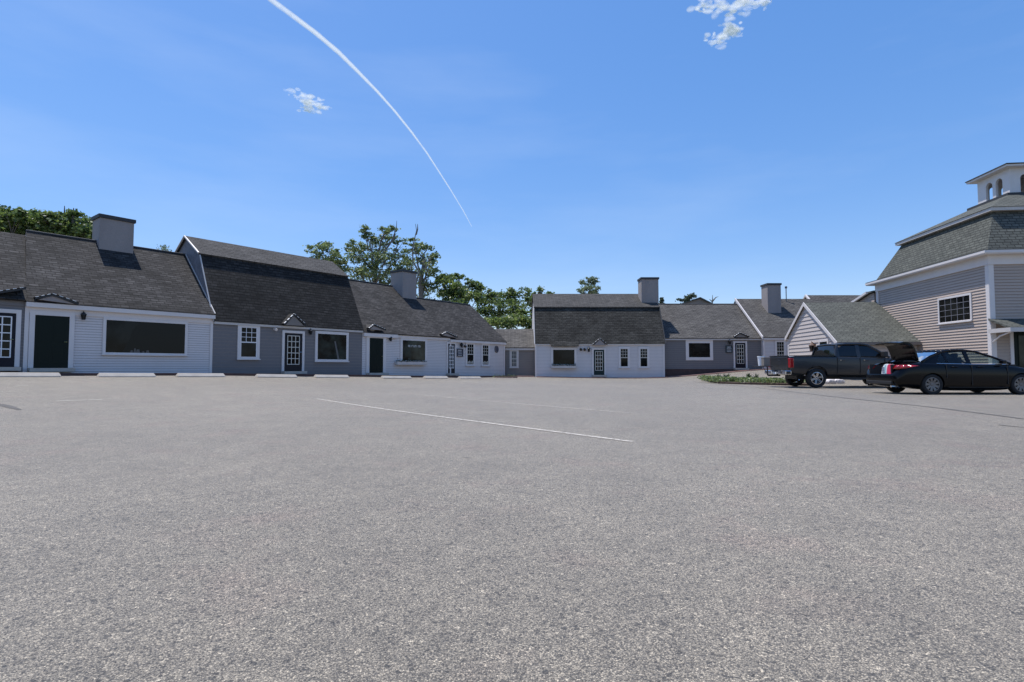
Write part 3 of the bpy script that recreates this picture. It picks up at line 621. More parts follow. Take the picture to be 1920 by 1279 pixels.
gablet(r2,FL,FL.w(533,607,-.35),FL.w(551.5,589,-.35),FL.w(574,609,-.35),-.35,infill='taupe_paint')
# --- U3
mr3,zr3=FL.g(760,539.5,tD); ze3=(FL.w(743,625,-.2)[1]+FL.w(830,633,-.2)[1])/2
zr3=(zr3+FL.w(659,526.5,mr3)[1])/2; p3=(zr3-ze3)/(mr3+.2); print('U3',mr3,zr3,ze3,p3)
z0=gzb(FL,tD); 
r3=thing('shop_building','white shop with plain dark green door and lettered window above a flower box','building',FL.P((tC+tD)/2,3,z0))
finish_wall(r3,FL,tC,tD,z0-.3,ze3-.04,'white_paint',.105,[(.02,z0-.5),(.02,ze3-.05),(mr3,zr3-.1),(2*mr3,ze3),(2*mr3,z0-.5)])
q=MB(); roofseg(q,FL,(-.2,ze3),(mr3,zr3),tC+.02,tD+.05); roofseg(q,FL,(mr3,zr3),(2*mr3+.2,ze3),tC+.02,tD+.05); rf=q.build('roof','roof_grey',r3)
q=MB(); q.tube([FL.P(tC+.03,mr3,zr3+.02),FL.P(tD,mr3,zr3+.02)],.05,6); q.build('ridge_cap','chimney_cap',rf)
frieze(r3,FL,tC+.02,FL.w(743,640)[0],ze3-.24,ze3-.02,'white_trim',-.17); frieze(r3,FL,FL.w(743,640)[0],tD,ze3-.2,ze3-.03,'white_trim',-.1,'frieze_board')
t0,t1,_,_=px_rect(FL,692,633,717,698); door(r3,FL,t0,t1,FL.w(704,699)[1],FL.w(704,634)[1],'green_door','white_trim',.22,panel=True)
t0,t1,_,_=px_rect(FL,754,637,796,676); za=FL.w(775,639)[1]; zb=FL.w(775,676)[1]; wn=window(r3,FL,t0,t1,zb,za,.18,glass='window_glass_green',sill=False)
l=MB(); rr=random.Random(5); tt=t0+.24*(t1-t0)
for k in range(8):
    w_=(t1-t0)*.05; zz2=za-(za-zb)*.33; hh=.13
    l.box(FL,tt,tt+.03,-.050,-.0425,zz2,zz2+hh)
    if k%2==0: l.box(FL,tt+.03,tt+w_,-.050,-.0425,zz2+hh-.03,zz2+hh)
    if k%3==0: l.box(FL,tt+w_,tt+w_+.03,-.050,-.0425,zz2,zz2+hh)
    tt+=(t1-t0)*.075
l.build('lettering','pale_lettering',wn)
def flower_box(fr,t0,t1,z,label,h=.2):
    o=thing('window_box',label,'planter',fr.P((t0+t1)/2,-.15,z)); b=MB()
    b.box(fr,t0,t1,-.3,-.27,z,z+h); b.box(fr,t0,t1,-.08,-.052,z,z+h); b.box(fr,t0,t0+.03,-.27,-.08,z,z+h); b.box(fr,t1-.03,t1,-.27,-.08,z,z+h); b.box(fr,t0+.03,t1-.03,-.27,-.08,z,z+h*.6)
    b.build('box','cream_trim',o); lf=MB(); rr=random.Random(int(t0*10)+3)
    for k in range(260):
        c=fr.P(rr.uniform(t0+.05,t1-.05),rr.uniform(-.33,-.07),z+h*.9+abs(rr.gauss(0,.07))); leaf(lf,c,.05,rr)
    tag_=lf.build('plants','leaf_dark',o); return o
def leaf(mb,c,s,rr,flat=.0):
    a=Vector((rr.gauss(0,1),rr.gauss(0,1),rr.gauss(0,1)*(1-flat))).normalized(); b=a.orthogonal().normalized(); b=Matrix.Rotation(rr.uniform(0,6.3),3,a)@b
    c=Vector(c); k=len(mb.v); n=a.cross(b)
    mb.v+=[tuple(c-a*s),tuple(c+b*s*.55),tuple(c+a*s),tuple(c-b*s*.55)]; mb.f.append((k,k+1,k+2,k+3))
tb0,tb1,_,_=px_rect(FL,745,676,801,684,-.3); flower_box(FL,tb0,tb1,FL.w(773,684,-.3)[1],'cream flower box full of dark plants under the lettered shop window')
lantern(FL,730.5,635,'black wall lantern between the dark green door and lettered window')
gablet(r3,FL,FL.w(692,615.5,-.35),FL.w(701,608.5,-.35),FL.w(724,618,-.35),-.35)
cA,mcA=FL.rp(756,549,-.2,ze3,p3); mcA=mr3-1.15
t_c0=FL.w(755,540,mcA)[0]; t_c1=FL.w(781,540,mcA)[0]; ztc=FL.w(768,507,mcA)[1]; print('chim3',t_c0,t_c1,tD,ztc)
chimney(rf,FL,t_c0,t_c1,mcA,mcA+1.3,ze3,ztc)
# --- U4
mr4,zr4=FL.g(881,572,tE); ze4=(FL.w(850,635.5,-.2)[1]+FL.w(947,642,-.2)[1])/2; zr4=(zr4+FL.w(783,559.5,mr4)[1])/2; print('U4',mr4,zr4,ze4)
z0=gzb(FL,tE)
r4=thing('shop_building','white shop end with narrow glazed door, navy sign and two tall sash windows','building',FL.P((tD+tE)/2,3,z0))
finish_wall(r4,FL,tD,tE,z0-.3,ze4-.04,'white_paint',.105,[(.02,z0-.5),(.02,ze4-.05),(mr4,zr4-.1),(2*mr4,ze4),(2*mr4,z0-.5)])
q=MB(); roofseg(q,FL,(-.2,ze4),(mr4,zr4),tD+.06,tE+.1); roofseg(q,FL,(mr4,zr4),(2*mr4+.2,ze4),tD+.06,tE+.1); rf=q.build('roof','roof_grey',r4)
q=MB(); q.tube([FL.P(tD+.07,mr4,zr4+.02),FL.P(tE,mr4,zr4+.02)],.05,6); q.build('ridge_cap','chimney_cap',rf)
frieze(r4,FL,tD,tE,ze4-.2,ze4-.02,'white_trim',-.17); corner(r4,FL,(tE-.12,tD+.05),z0-.3,ze4-.2)
t0,t1,_,_=px_rect(FL,839,645,852,700); door(r4,FL,t0,t1,FL.w(845,700)[1],FL.w(845,645)[1],'black_door','white_trim',.13,(3,6),mm='muntin_white')
for x0,x1,y0,y1 in ((875,887,646,683),(904,915,648,683.5)):
    t0,t1,_,_=px_rect(FL,x0,y0,x1,y1); w4=window(r4,FL,t0,t1,FL.w((x0+x1)/2,y1)[1],FL.w((x0+x1)/2,y0)[1],.14,cols=3,rows=3,hung=True,lower=False,mm='muntin_cream')
    d_=MB(); zb4=FL.w((x0+x1)/2,y1-1)[1]
    for k in range(4): d_.box(FL,t0+(t1-t0)*(.12+.21*k),t0+(t1-t0)*(.24+.21*k),-.05,-.0425,zb4,zb4+.16+.05*(k%2))
    d_.build('display','muntin_cream',w4)
sign(FL,856,653.5,868,669,'square navy shop sign on the white wall beside the narrow glazed door','sign_navy')
lantern(FL,863.5,647,'tall black lantern above the square navy sign',1.1)
stud(FL,870.5,649,.08,'small round black spot lamp left of the first tall sash window','spot_lamp','spot lamp')
t_,z_=FL.w(931,655,-.03); o=thing('wall_plaque','dark oval plaque near the right end of the white row','plaque',FL.P(t_,-.03,z_)); b=MB(); n=20
b.prism([FL.P(t_+.22*math.cos(a*2*math.pi/n),-.07,z_+.27*math.sin(a*2*math.pi/n)) for a in range(n)],[FL.P(t_+.22*math.cos(a*2*math.pi/n),0,z_+.27*math.sin(a*2*math.pi/n)) for a in range(n)]); b.build('plaque_board','sign_navy',o)
b=MB(); b.tube([FL.P(t_+.2*math.cos(a*2*math.pi/n),-.075,z_+.25*math.sin(a*2*math.pi/n)) for a in range(n+1)],.02,5); b.build('plaque_rim','taupe_paint',o)
gablet(r4,FL,FL.w(829,627,-.3),FL.w(837,622.5,-.3),FL.w(858,632,-.3),-.3)
# --- U5 link
X0=FK.w(944,660)[0]; X1=FK.w(1004,660)[0]; ze5=FK.w(975,651.5,-.2)[1]; mr5=3.4; zr5=FK.w(975,617,mr5)[1]; z0=gz(.5,43.4)
r5=thing('shop_building','low taupe link building with one sash window in the corner of the court','building',FK.P((X0+X1)/2,2,z0))
finish_wall(r5,FK,X0-.4,X1+.3,z0-.3,ze5-.04,'taupe_paint',.14,[(.02,z0-.5),(.02,ze5-.05),(mr5,zr5-.1),(2*mr5,ze5),(2*mr5,z0-.5)])
q=MB(); roofseg(q,FK,(-.2,ze5),(mr5,zr5),X0-2.6,X1+.3); roofseg(q,FK,(mr5,zr5),(2*mr5,ze5),X0-2.6,X1+.3); q.build('roof','roof_light',r5)
frieze(r5,FK,X0+.0,X1,ze5-.22,ze5-.03,'cream_trim',-.15)
t0,t1,_,_=px_rect(FK,959,658,969,687); window(r5,FK,t0,t1,FK.w(964,687)[1],FK.w(964,659)[1],.15,'cream_trim',glass='window_blind',cols=3,rows=2,hung=True,mm='muntin_cream')
# --- U6 gambrel centre
X0=FC.w(1003.5,660)[0]; X1=FC.w(1246,660)[0]; ze6=FC.w(1120,644.5,-.12)[1]; mb6=1.55; zb6=FC.w(1120,574.5,mb6)[1]; mr6=4.0; zr6=FC.w(1120,551,mr6)[1]; z0=gz(6,42); print('U6',X0,X1,ze6,zb6,zr6)
r6=thing('shop_building','long white gambrel shop across the court with glazed green door and three windows','building',FC.P((X0+X1)/2,4,z0))
s=MB(); siding(s,FC,[(X0,z0-.2),(X1,z0-.2),(X1,ze6),(X0,ze6)],.11,.014); s.build('wall','white_paint',r6)
gm=MB(); core(gm,FC,[(.02,z0-.4),(.02,ze6),(mb6+.05,zb6-.1),(mr6,zr6-.1),(2*mr6-mb6,zb6-.1),(2*mr6,ze6),(2*mr6,z0-.4)],X0+.02,X1-.05); gm.build('gable_wall','white_paint',r6)
q=MB(); roofseg(q,FC,(-.16,ze6),(mb6,zb6),X0,X1+.03); roofseg(q,FC,(2*mr6-mb6,zb6),(2*mr6+.1,ze6),X0,X1+.03)
ta,tb=FC.w(1033,650)[0],FC.w(1084,650)[0]; q.slab([FC.P(ta,-.34,ze6-.2),FC.P(tb,-.34,ze6-.2),FC.P(tb+.1,-.05,ze6+.22),FC.P(ta-.1,-.05,ze6+.22)],.05)
rf=q.build('roof','roof_dark',r6)
q=MB(); sl=(zr6-zb6)/(mr6-mb6); roofseg(q,FC,(mb6-.16,zb6-sl*.16+.03),(mr6,zr6),X0-.06,X1+.05,.10); roofseg(q,FC,(mr6,zr6),(2*mr6-mb6+.1,zb6),X0-.06,X1+.05,.1); q.build('upper_roof','roof_upper',rf)
q=MB(); q.tube([FC.P(X0-.05,mb6-.05,zb6-.02),FC.P(X0-.05,-.16,ze6-.02)],.045,5); q.build('rake_board','cream_trim',rf); q=MB(); q.tube([FC.P(X1+.05,mb6-.05,zb6-.02),FC.P(X1+.05,-.16,ze6-.02)],.045,5); q.build('rake_board','chimney_cap',rf)  # right rake coloured dark to stand in for the shadow cast beside it
frieze(r6,FC,X0,X1,ze6-.11,ze6-.03,'white_trim',-.1); corner(r6,FC,(X0,X1-.12),z0-.3,ze6-.11)
t0,t1,_,_=px_rect(FC,1037,656,1077,683); window(r6,FC,t0,t1,FC.w(1050,683)[1],FC.w(1050,656)[1],.17,sill=False)
b0,b1=FC.w(1034,688,-.3)[0],FC.w(1081,688,-.3)[0]; flower_box(FC,b0,b1,FC.w(1050,690.5,-.3)[1],'cream flower box under the black window of the central gambrel shop',.2)
t0,t1,_,_=px_rect(FC,1113,656,1133,702.5); door(r6,FC,t0,t1,FC.w(1120,703)[1],FC.w(1120,656)[1],'teal_door','white_trim',.14,(3,5))
for x0,x1 in ((1163,1177.5),(1200,1214)):
    t0,t1,_,_=px_rect(FC,x0,654,x1,687); window(r6,FC,t0,t1,FC.w(1120,687)[1],FC.w(1120,654.5)[1],.15,cols=3,rows=3,hung=True,lower=False,mm='muntin_cream',glass='window_glass')
lantern(FC,1103.5,655,'black wall lantern left of the glazed green door on the central shop',1.2)
stud(FC,1089,655,.10,'round spot lamp beside the black window, farther from the green door','spot_lamp','spot lamp')
stud(FC,1096,655,.10,'round spot lamp in the middle between black window and wall lantern','spot_lamp','spot lamp')
gablet(r6,FC,FC.w(1111,646,-.36),FC.w(1125,634.5,-.36),FC.w(1139,646,-.36),-.36)
mcx=2.2; c0=FC.w(1203,560,mcx)[0]; c1=FC.w(1235,560,mcx)[0]; print('chim6',c0,c1); chimney(rf,FC,c0,c1,mcx,mcx+1.2,ze6,FC.w(1218,520,mcx)[1])
# --- U7
X0=FM.w(1246,660)[0]; X1=FM.w(1431,660)[0]; ze7=FM.w(1340,634,-.2)[1]; mr7=4.4; zr7=FM.w(1320,570.5,mr7)[1]; zs7=FM.w(1340,692)[1]; z0=gz(14,43)
r7=thing('shop_building','blue grey shop with white framed window and navy glazed door on raised brown foundation','building',FM.P((X0+X1)/2,4,z0))
finish_wall(r7,FM,X0-.2,X1,zs7,ze7-.04,'bluegrey_paint',.17,[(.02,zs7),(.02,ze7-.05),(mr7,zr7-.1),(2*mr7,ze7),(2*mr7,zs7)])
f=MB(); f.box(FM,X0-.2,X1,-.03,2*mr7,-.4,zs7-.003); f.build('foundation','foundation',r7)
q=MB(); roofseg(q,FM,(-.2,ze7),(mr7,zr7),X0-.5,X1); roofseg(q,FM,(mr7,zr7),(2*mr7,ze7),X0-.5,X1); rf=q.build('roof','roof_light',r7)
q=MB(); q.tube([FM.P(X0,mr7,zr7+.01),FM.P(X1,mr7,zr7+.01)],.05,6); q.build('ridge_cap','chimney_cap',rf)
frieze(r7,FM,X0-.1,X1,ze7-.16,ze7-.03,'cream_trim',-.15)
t0,t1,_,_=px_rect(FM,1291,643,1331,670); window(r7,FM,t0,t1,FM.w(1310,670)[1],FM.w(1310,643.5)[1],.24,'white_trim',sill=False,glass='window_glass',cols=0,head=.24)
t0,t1,_,_=px_rect(FM,1377.5,642,1398,689.5); door(r7,FM,t0,t1,FM.w(1388,690)[1],FM.w(1388,643)[1],'navy_door','white_trim',.13,(3,5))
sign(FM,1360.5,648,1373,661.5,'dark teal square shop sign left of the navy glazed door','sign_teal')
lantern(FM,1367,641,'black wall lantern above the dark teal square sign',1.2)
gablet(r7,FM,FM.w(1377,631,-.35),FM.w(1387,624,-.35),FM.w(1405,631,-.35),-.35,infill='taupe_paint')
# --- U8
X0=FW.w(1431,660)[0]; X1=X0+7.5; ze8=FW.w(1450,632.5,-.2)[1]; mr8=4.9; zr8=FW.w(1450,560.5,mr8)[1]; z0=gz(20,43)
r8=thing('shop_building','white shop behind the pickup with square chimney and one dark sash window','building',FW.P(X0+3,4,z0))
finish_wall(r8,FW,X0,X1,z0-.4,ze8-.04,'white_paint',.11,[(.02,z0-.5),(.02,ze8-.05),(mr8,zr8-.1),(2*mr8,ze8),(2*mr8,z0-.5)])
q=MB(); roofseg(q,FW,(-.2,ze8),(mr8,zr8),X0-.06,X1); roofseg(q,FW,(mr8,zr8),(2*mr8,ze8),X0-.06,X1); rf=q.build('roof','roof_light',r8)
q=MB(); 
for s_ in (0,): 
    a=(-.22,ze8+.02); b=(mr8,zr8+.02); q.hexa([FW.P(X0-.15,a[0],a[1]-.16),FW.P(X0-.065,a[0],a[1]-.16),FW.P(X0-.065,b[0],b[1]-.16),FW.P(X0-.15,b[0],b[1]-.16)],[FW.P(X0-.15,a[0],a[1]+.05),FW.P(X0-.065,a[0],a[1]+.05),FW.P(X0-.065,b[0],b[1]+.05),FW.P(X0-.15,b[0],b[1]+.05)])
q.build('rake_board','white_trim',rf)
frieze(r8,FW,X0,X1,ze8-.2,ze8-.03,'white_trim',-.15); corner(r8,FW,(X0,),z0-.3,ze8-.2)
t0,t1,_,_=px_rect(FW,1455.5,641,1470,668); window(r8,FW,t0,t1,FW.w(1460,676)[1],FW.w(1460,641.5)[1],.13,cols=3,rows=3,hung=True,lower=True,mm='muntin_cream')
mc8=2.9; c0=FW.w(1439.5,560,mc8)[0]; c1=FW.w(1464.5,560,mc8)[0]; chimney(rf,FW,c0,c1,mc8,mc8+1.15,ze8,FW.w(1450,531,mc8)[1])
mv=4.5; p=Vector(FW.P(FW.w(1474,550,mv)[0],mv,0)); q=MB(); zt=FW.w(1474,541,mv)[1]; q.tube([(p.x,p.y,zr8-.5),(p.x,p.y,zt)],.04,8); q.lathe([(.05,0),(.1,.02),(.1,.16),(.04,.2)],(p.x,p.y,zt),seg=10); q.build('vent_pipe','alloy_dark',rf)
# ================================================================= BARN (right)
tN=0.0; tF=8.85; mW=10.2
zc_top=(FRt.w(1860,464,-.45)[1]+FRt.w(1623,529.5,-.45)[1])/2; z0=gz(21,26)
print('barn cornice',FRt.w(1860,464,-.45),FRt.w(1623,529.5,-.45), 'farcorner',FRt.w(1642,600)[0])
rb=thing('barn','tall tan barn with mansard roof, white cornice and white cupola','building',FRt.P(4.7,5,z0))
zc=zc_top
s=MB(); siding(s,FRt,[(tN,z0-.3),(tF,z0-.3),(tF,zc-.55),(tN,zc-.55)],.135,.036); 
s.box(FRt,tN+.01,tF,.01,mW,z0-.5,zc-.1); s.build('wall','tan_vinyl',rb)
s=MB(); siding(s,FR2,[(0,z0-.3),(mW,z0-.3),(mW,zc-.55),(0,zc-.55)],.135,.036); s.build('front_wall','tan_vinyl',rb)
f=MB(); f.box(FRt,tN-.03,tN+.17,-.045,.01,z0-.3,zc-.5); f.build('corner_board','white_trim',rb); f=MB(); f.box(FR2,-.04,.17,-.045,-.0,z0-.3,zc-.5); f.build('corner_board','white_trim',rb)
f=MB(); f.box(FRt,tF-.2,tF+.03,-.06,.02,z0-.3,zc-.5); f.build('corner_board','white_trim',rb)
def ring(mb,off,z0_,z1_,inn=.2,dt=0):
    a0,a1,b0,b1=tN-off,tF+off,-off,mW+off
    mb.box(FRt,a0,a1,b0,b0+inn,z0_,z1_); mb.box(FRt,a0,a1,b1-inn,b1,z0_,z1_); mb.box(FRt,a0,a0+inn,b0+inn,b1-inn,z0_,z1_); mb.box(FRt,a1-inn,a1,b0+inn,b1-inn,z0_,z1_)
f=MB(); ring(f,.08,zc-.62,zc-.2,.3); f.build('frieze_board','white_trim',rb)
f=MB(); ring(f,.42,zc-.2,zc-.03,.8); ring(f,.45,zc-.16,zc-.06,.1); co=f.build('cornice','white_trim',rb)
# mansard
ins=.95
tb_,zu=FRt.w(1866,399,ins); tb2,zu2=FRt.w(1690,456,ins); zu=(zu+zu2)/2; print('mansard near',tb_,zu,'far',tb2,tF-ins)
def hipring(mb,o0,z0_,o1,z1_,th=.05):
    A=[FRt.P(tN+o0,o0,z0_),FRt.P(tF-o0,o0,z0_),FRt.P(tF-o0,mW-o0,z0_),FRt.P(tN+o0,mW-o0,z0_)]
    B=[FRt.P(tN+o1,o1,z1_),FRt.P(tF-o1,o1,z1_),FRt.P(tF-o1,mW-o1,z1_),FRt.P(tN+o1,mW-o1,z1_)]
    for i in range(4): mb.poly([A[i],A[(i+1)%4],B[(i+1)%4],B[i]])
    return A,B
q=MB(); hipring(q,-.46,zc-.02,-.05,zc+.04); hipring(q,-.05,zc+.04,ins,zu); rf=q.build('roof','roof_green',rb)
q=MB(); hipring(q,-.46,zc-.035,-.46,zc-.018); 
f=MB(); 
o_=ins-.02
def ring2(mb,o0,z0_,z1_,inn):
    a0,a1,b0,b1=tN+o0,tF-o0,o0,mW-o0
    mb.box(FRt,a0,a1,b0,b0+inn,z0_,z1_); mb.box(FRt,a0,a1,b1-inn,b1,z0_,z1_); mb.box(FRt,a0,a0+inn,b0+inn,b1-inn,z0_,z1_); mb.box(FRt,a1-inn,a1,b0+inn,b1-inn,z0_,z1_)
ring2(f,ins-.24,zu-.02,zu+.13,.4); f.build('upper_cornice','cream_trim',rf)
# cupola
cs=2.2; rN=ray(1893.5,364); rL=ray(1834,383); Y0c=cs*(rL.x*FRt.u.y-FRt.u.x)/(rN.x-rL.x); Xc=rN.x*Y0c
dd=Vector((Xc,Y0c))-FRt.o; ct=dd.dot(FRt.u); cm=dd.dot(FRt.n); zcb=EYE+rN.z*Y0c; zct=EYE+ray(1893.5,315).z*Y0c; print('cupola',rN.x,rL.x,[(960+F*q.x/(q.y*math.cos(TH)+(q.z-EYE)*math.sin(TH))) for q in (FRt.P(ct,cm,zcb),FRt.P(ct+cs,cm,zcb))],ct,cm,zcb,zct,Y0c)
q=MB(); A=[FRt.P(tN+ins-.28,ins-.28,zu+.14),FRt.P(tF-ins+.28,ins-.28,zu+.14),FRt.P(tF-ins+.28,mW-ins+.28,zu+.14),FRt.P(tN+ins-.28,mW-ins+.28,zu+.14)]
e=.35; B=[FRt.P(ct-e,cm-e,zcb-.15),FRt.P(ct+cs+e,cm-e,zcb-.15),FRt.P(ct+cs+e,cm+cs+e,zcb-.15),FRt.P(ct-e,cm+cs+e,zcb-.15)]
for i in range(4): q.poly([A[i],A[(i+1)%4],B[(i+1)%4],B[i]])
q.build('upper_roof','roof_green',rf)
cu=MB(); cu.box(FRt,ct-e,ct+cs+e,cm-e,cm+cs+e,zcb-.2,zcb-.02); 
cb=cu.build('cupola','chimney_cap',rf)
# cupola walls with arched openings (pierced)
hgt=zct-zcb; th=.12
def arch_wall(mb,fr,t0,t1,m0,z0_,z1_,nwin):
    W=t1-t0; r=W*.105; cs_=[t0+W*.31,t0+W*.62]; ed=[t0,t0+W*.465,t1]; zs_=z0_+.07; zsp=z0_+(z1_-z0_)*.60; K=10
    for i in range(nwin):
        a=ed[i]; b=ed[i+1]; c=cs_[i]
        mb.box(fr,a,c-r,m0,m0+th,z0_,z1_); mb.box(fr,c+r,b,m0,m0+th,z0_,z1_); mb.box(fr,c-r,c+r,m0,m0+th,z0_,zs_)
        for k in range(K):
            a0=math.pi-math.pi*k/K; a1=math.pi-math.pi*(k+1)/K; p0=(c+r*math.cos(a0),zsp+r*math.sin(a0)); p1=(c+r*math.cos(a1),zsp+r*math.sin(a1))
            mb.prism([fr.P(p0[0],m0,p0[1]),fr.P(p1[0],m0,p1[1]),fr.P(p1[0],m0,z1_),fr.P(p0[0],m0,z1_)],[fr.P(p0[0],m0+th,p0[1]),fr.P(p1[0],m0+th,p1[1]),fr.P(p1[0],m0+th,z1_),fr.P(p0[0],m0+th,z1_)])
cw=MB(); arch_wall(cw,FRt,ct,ct+cs,cm,zcb-.02,zct,2); arch_wall(cw,FRt,ct,ct+cs,cm+cs-th,zcb-.02,zct,2)
class Fq(Fr): pass
F2=Fr((21.1,24),(0.994,-0.107)); F2.u=FRt.n.copy(); F2.n=FRt.u.copy()
arch_wall(cw,F2,cm+th,cm+cs-th,ct,zcb-.02,zct,2); arch_wall(cw,F2,cm+th,cm+cs-th,ct+cs-th,zcb-.02,zct,2)
cw.build('cupola_wall','white_trim',cb)
cr_=MB(); oh=.34; cr_.box(FRt,ct-oh,ct+cs+oh,cm-oh,cm+cs+oh,zct,zct+.09); cr_.build('cupola_soffit','white_trim',cb)
cr_=MB(); A=[FRt.P(ct-oh-.04,cm-oh-.04,zct+.092),FRt.P(ct+cs+oh+.04,cm-oh-.04,zct+.092),FRt.P(ct+cs+oh+.04,cm+cs+oh+.04,zct+.092),FRt.P(ct-oh-.04,cm+cs+oh+.04,zct+.092)]
A2=[p+Vector((0,0,.05)) for p in A]; cr_.hexa(A,A2); ap=FRt.P(ct+cs/2,cm+cs/2,zct+.55)
for i in range(4): cr_.poly([A2[i],A2[(i+1)%4],ap])
cr_.build('cupola_roof','chimney_cap',cb)
# barn window 5 x 4
t1_,_=FRt.w(1764,600); t0_,_=FRt.w(1822,600); a=(FRt.w(1764,604)[1]+FRt.w(1822,600)[1])/2; b=(FRt.w(1764,562)[1]+FRt.w(1822,554)[1])/2
window(rb,FRt,t0_,t1_,a,b,.1,cols=5,rows=4,hung=False,mm='bluegrey_shingle')
# barn porch and door on the front face
tp=FR2.w(1893,640)[0]; zd=FR2.w(1905,622)[1]; print('porch door',tp,zd)
door(rb,FR2,tp+.12,tp+1.25,z0+.05,zd,'green_door','white_trim',.13,(1,1),glass='window_glass_green',mm='green_door')
po=MB(); zpr=FR2.w(1900,597,-.0)[1]; zpe=FR2.w(1890,613,-1.2)[1]
po.slab([FR2.P(-.1,-1.2,zpe),FR2.P(5,-1.2,zpe),FR2.P(5,0,zpr),FR2.P(-.1,0,zpr)],.08); pr=po.build('porch_roof','roof_green',rb)
f=MB(); f.box(FR2,-.12,5,-1.22,-1.12,zpe-.2,zpe-.02); f.box(FR2,-.12,-.02,-1.12,.0,zpe-.2,zpe-.02); f.build('gutter','cream_trim',pr)
f=MB(); f.tube([FR2.P(-.02,-1.1,zpe-.2),FR2.P(-.02,-.5,zpe-.35),FR2.P(-.02,-.1,zpe-.6)],.035,6); f.build('downspout','white_trim',pr)
# --- small gable ell
tG=5.6; P0=FRt.P(tG,0,0); xo=FRt.w(1712,632)[0]
FG=Fr((17.6,29.6),(0.107,0.994)); 
if FG.n.x<0: FG.n=-FG.n
FGs=Fr((17.6,29.6),(0.994,-0.107)); FGs.u=FG.n.copy(); FGs.n=FG.u.copy()
zeG=FG.w(1571,634)[1]; tfar,zfar=FG.w(1478,630); tpk,zpk=FG.w(1511,567.5); z0=gz(18,31); Lg=(FRt.P(5.6,0,0)-FG.P(0,0,0)).dot(FG.n.to_3d()) ; print('ell',zeG,tfar,zfar,tpk,zpk,Lg)
rg=thing('gable_wing','small tan wing with white trimmed gable and green grey roof, behind the pickup','building',FG.P(3,1.8,z0))
s=MB(); siding(s,FG,[(0,z0-.3),(tfar,z0-.3),(tfar,zfar-.1),(tpk,zpk-.12),(0,zeG-.1)],.235,.035)
pts=[(0,z0-.5),(tfar,z0-.5),(tfar,zfar-.1),(tpk,zpk-.12),(0,zeG-.1)]; s.prism([FG.P(a,.01,b) for a,b in pts],[FG.P(a,Lg+.05,b) for a,b in pts]); s.build('wall','wing_vinyl',rg)
q=MB(); ov=.35
def rfl(p,k): return p
d0=(zpk-zeG)/tpk; q.slab([FG.P(-ov,-.12,zeG-ov*d0),FG.P(-ov,Lg-.02,zeG-ov*d0),FG.P(tpk,Lg-.02,zpk),FG.P(tpk,-.12,zpk)],.09)
d1=(zpk-zfar)/(tfar-tpk); q.slab([FG.P(tfar+.2,-.12,zfar-.2*d1),FG.P(tfar+.2,Lg-.02,zfar-.2*d1),FG.P(tpk,Lg-.02,zpk),FG.P(tpk,-.12,zpk)],.09); rf=q.build('roof','roof_green',rg)
f=MB()
def rake(a,b,w_=.2,m0=-.16,m1=-.125):
    f.hexa([FG.P(a[0],m0,a[1]-w_),FG.P(b[0],m0,b[1]-w_),FG.P(b[0],m1,b[1]-w_),FG.P(a[0],m1,a[1]-w_)],[FG.P(a[0],m0,a[1]+.02),FG.P(b[0],m0,b[1]+.02),FG.P(b[0],m1,b[1]+.02),FG.P(a[0],m1,a[1]+.02)])
rake((-ov,zeG-ov*d0),(tpk,zpk)); rake((tpk,zpk),(tfar+.2,zfar-.2*d1)); f.build('rake_board','white_trim',rf)
f=MB(); f.box(FGs,-.12,Lg-.05,-ov-.1,-ov,zeG-ov*d0-.16,zeG-ov*d0-.01); f.build('gutter','taupe_paint',rf)
for a in (0.0,tfar-.14): f=MB(); f.box(FG,a,a+.14,-.05,.0,z0-.3,zeG-.1); f.build('corner_board','white_trim',rg)
s=MB(); siding(s,FGs,[(0,z0-.3),(Lg,z0-.3),(Lg,zeG-.1),(0,zeG-.1)],.16,.02); s.build('side_wall','wing_vinyl',rg)
ta,_=FG.w(1553,650); tb_,_=FG.w(1539,650); door(rg,FG,ta,tb_,z0+.1,FG.w(1546,641)[1],'green_door','white_trim',.13,(1,1),glass='window_glass_green',mm='green_door')
lantern(FG,1529,650,'brown coach lantern beside the green door of the tan gable wing',1.7,'copper_lamp','coach lanterns')
# --- rear roofs behind
FB=Fr((0,52),(1,0)); X0=FB.w(1512,560)[0]; X1=FB.w(1660,560)[0]; zrb=FB.w(1560,553.5,0)[1]; zeb=zrb-3.2
r9=thing('rear_building','grey roofed building with white rake board, showing above the tan gable wing','building',FB.P(X0+3,0,gz(28,50)))
s=MB(); pr_=[(-4,.0),(-4,zeb-.1),(0,zrb-.1),(4,zeb-.1),(4,0)]; core(s,FB,pr_,X0+.1,X1); s.build('wall','tan_vinyl',r9)
q=MB(); roofseg(q,FB,(-4.2,zeb-.16),(0,zrb),X0,X1+.2); roofseg(q,FB,(0,zrb),(4.2,zeb-.16),X0,X1+.2); rf=q.build('roof','roof_light',r9)
q=MB(); q.tube([FB.P(X0-.05,-4.2,zeb-.2),FB.P(X0-.05,0,zrb-.03),FB.P(X0-.05,4.2,zeb-.2)],.12,4); q.build('rake_board','white_trim',rf)
FS=Fr(FRt.P(tF+.3,0,0),(0.107,0.994)); 
if FS.n.x<0: FS.n=-FS.n
a=FS.w(1632,547); b=FS.w(1600,568); dzz=(a[1]-b[1])/(b[0]-a[0])
r10=thing('rear_wing','tan sided rear wing with sloping white rake trim at the far corner of the barn','building',FS.P(2,1,gz(23,36)))
s=MB(); e_=b[0]+2.2; ze_=b[1]-dzz*2.2; poly=[(0,gz(23,36)-.3),(e_,gz(23,36)-.3),(e_,ze_-.15),(a[0],a[1]-.15),(0,a[1]-.15)]
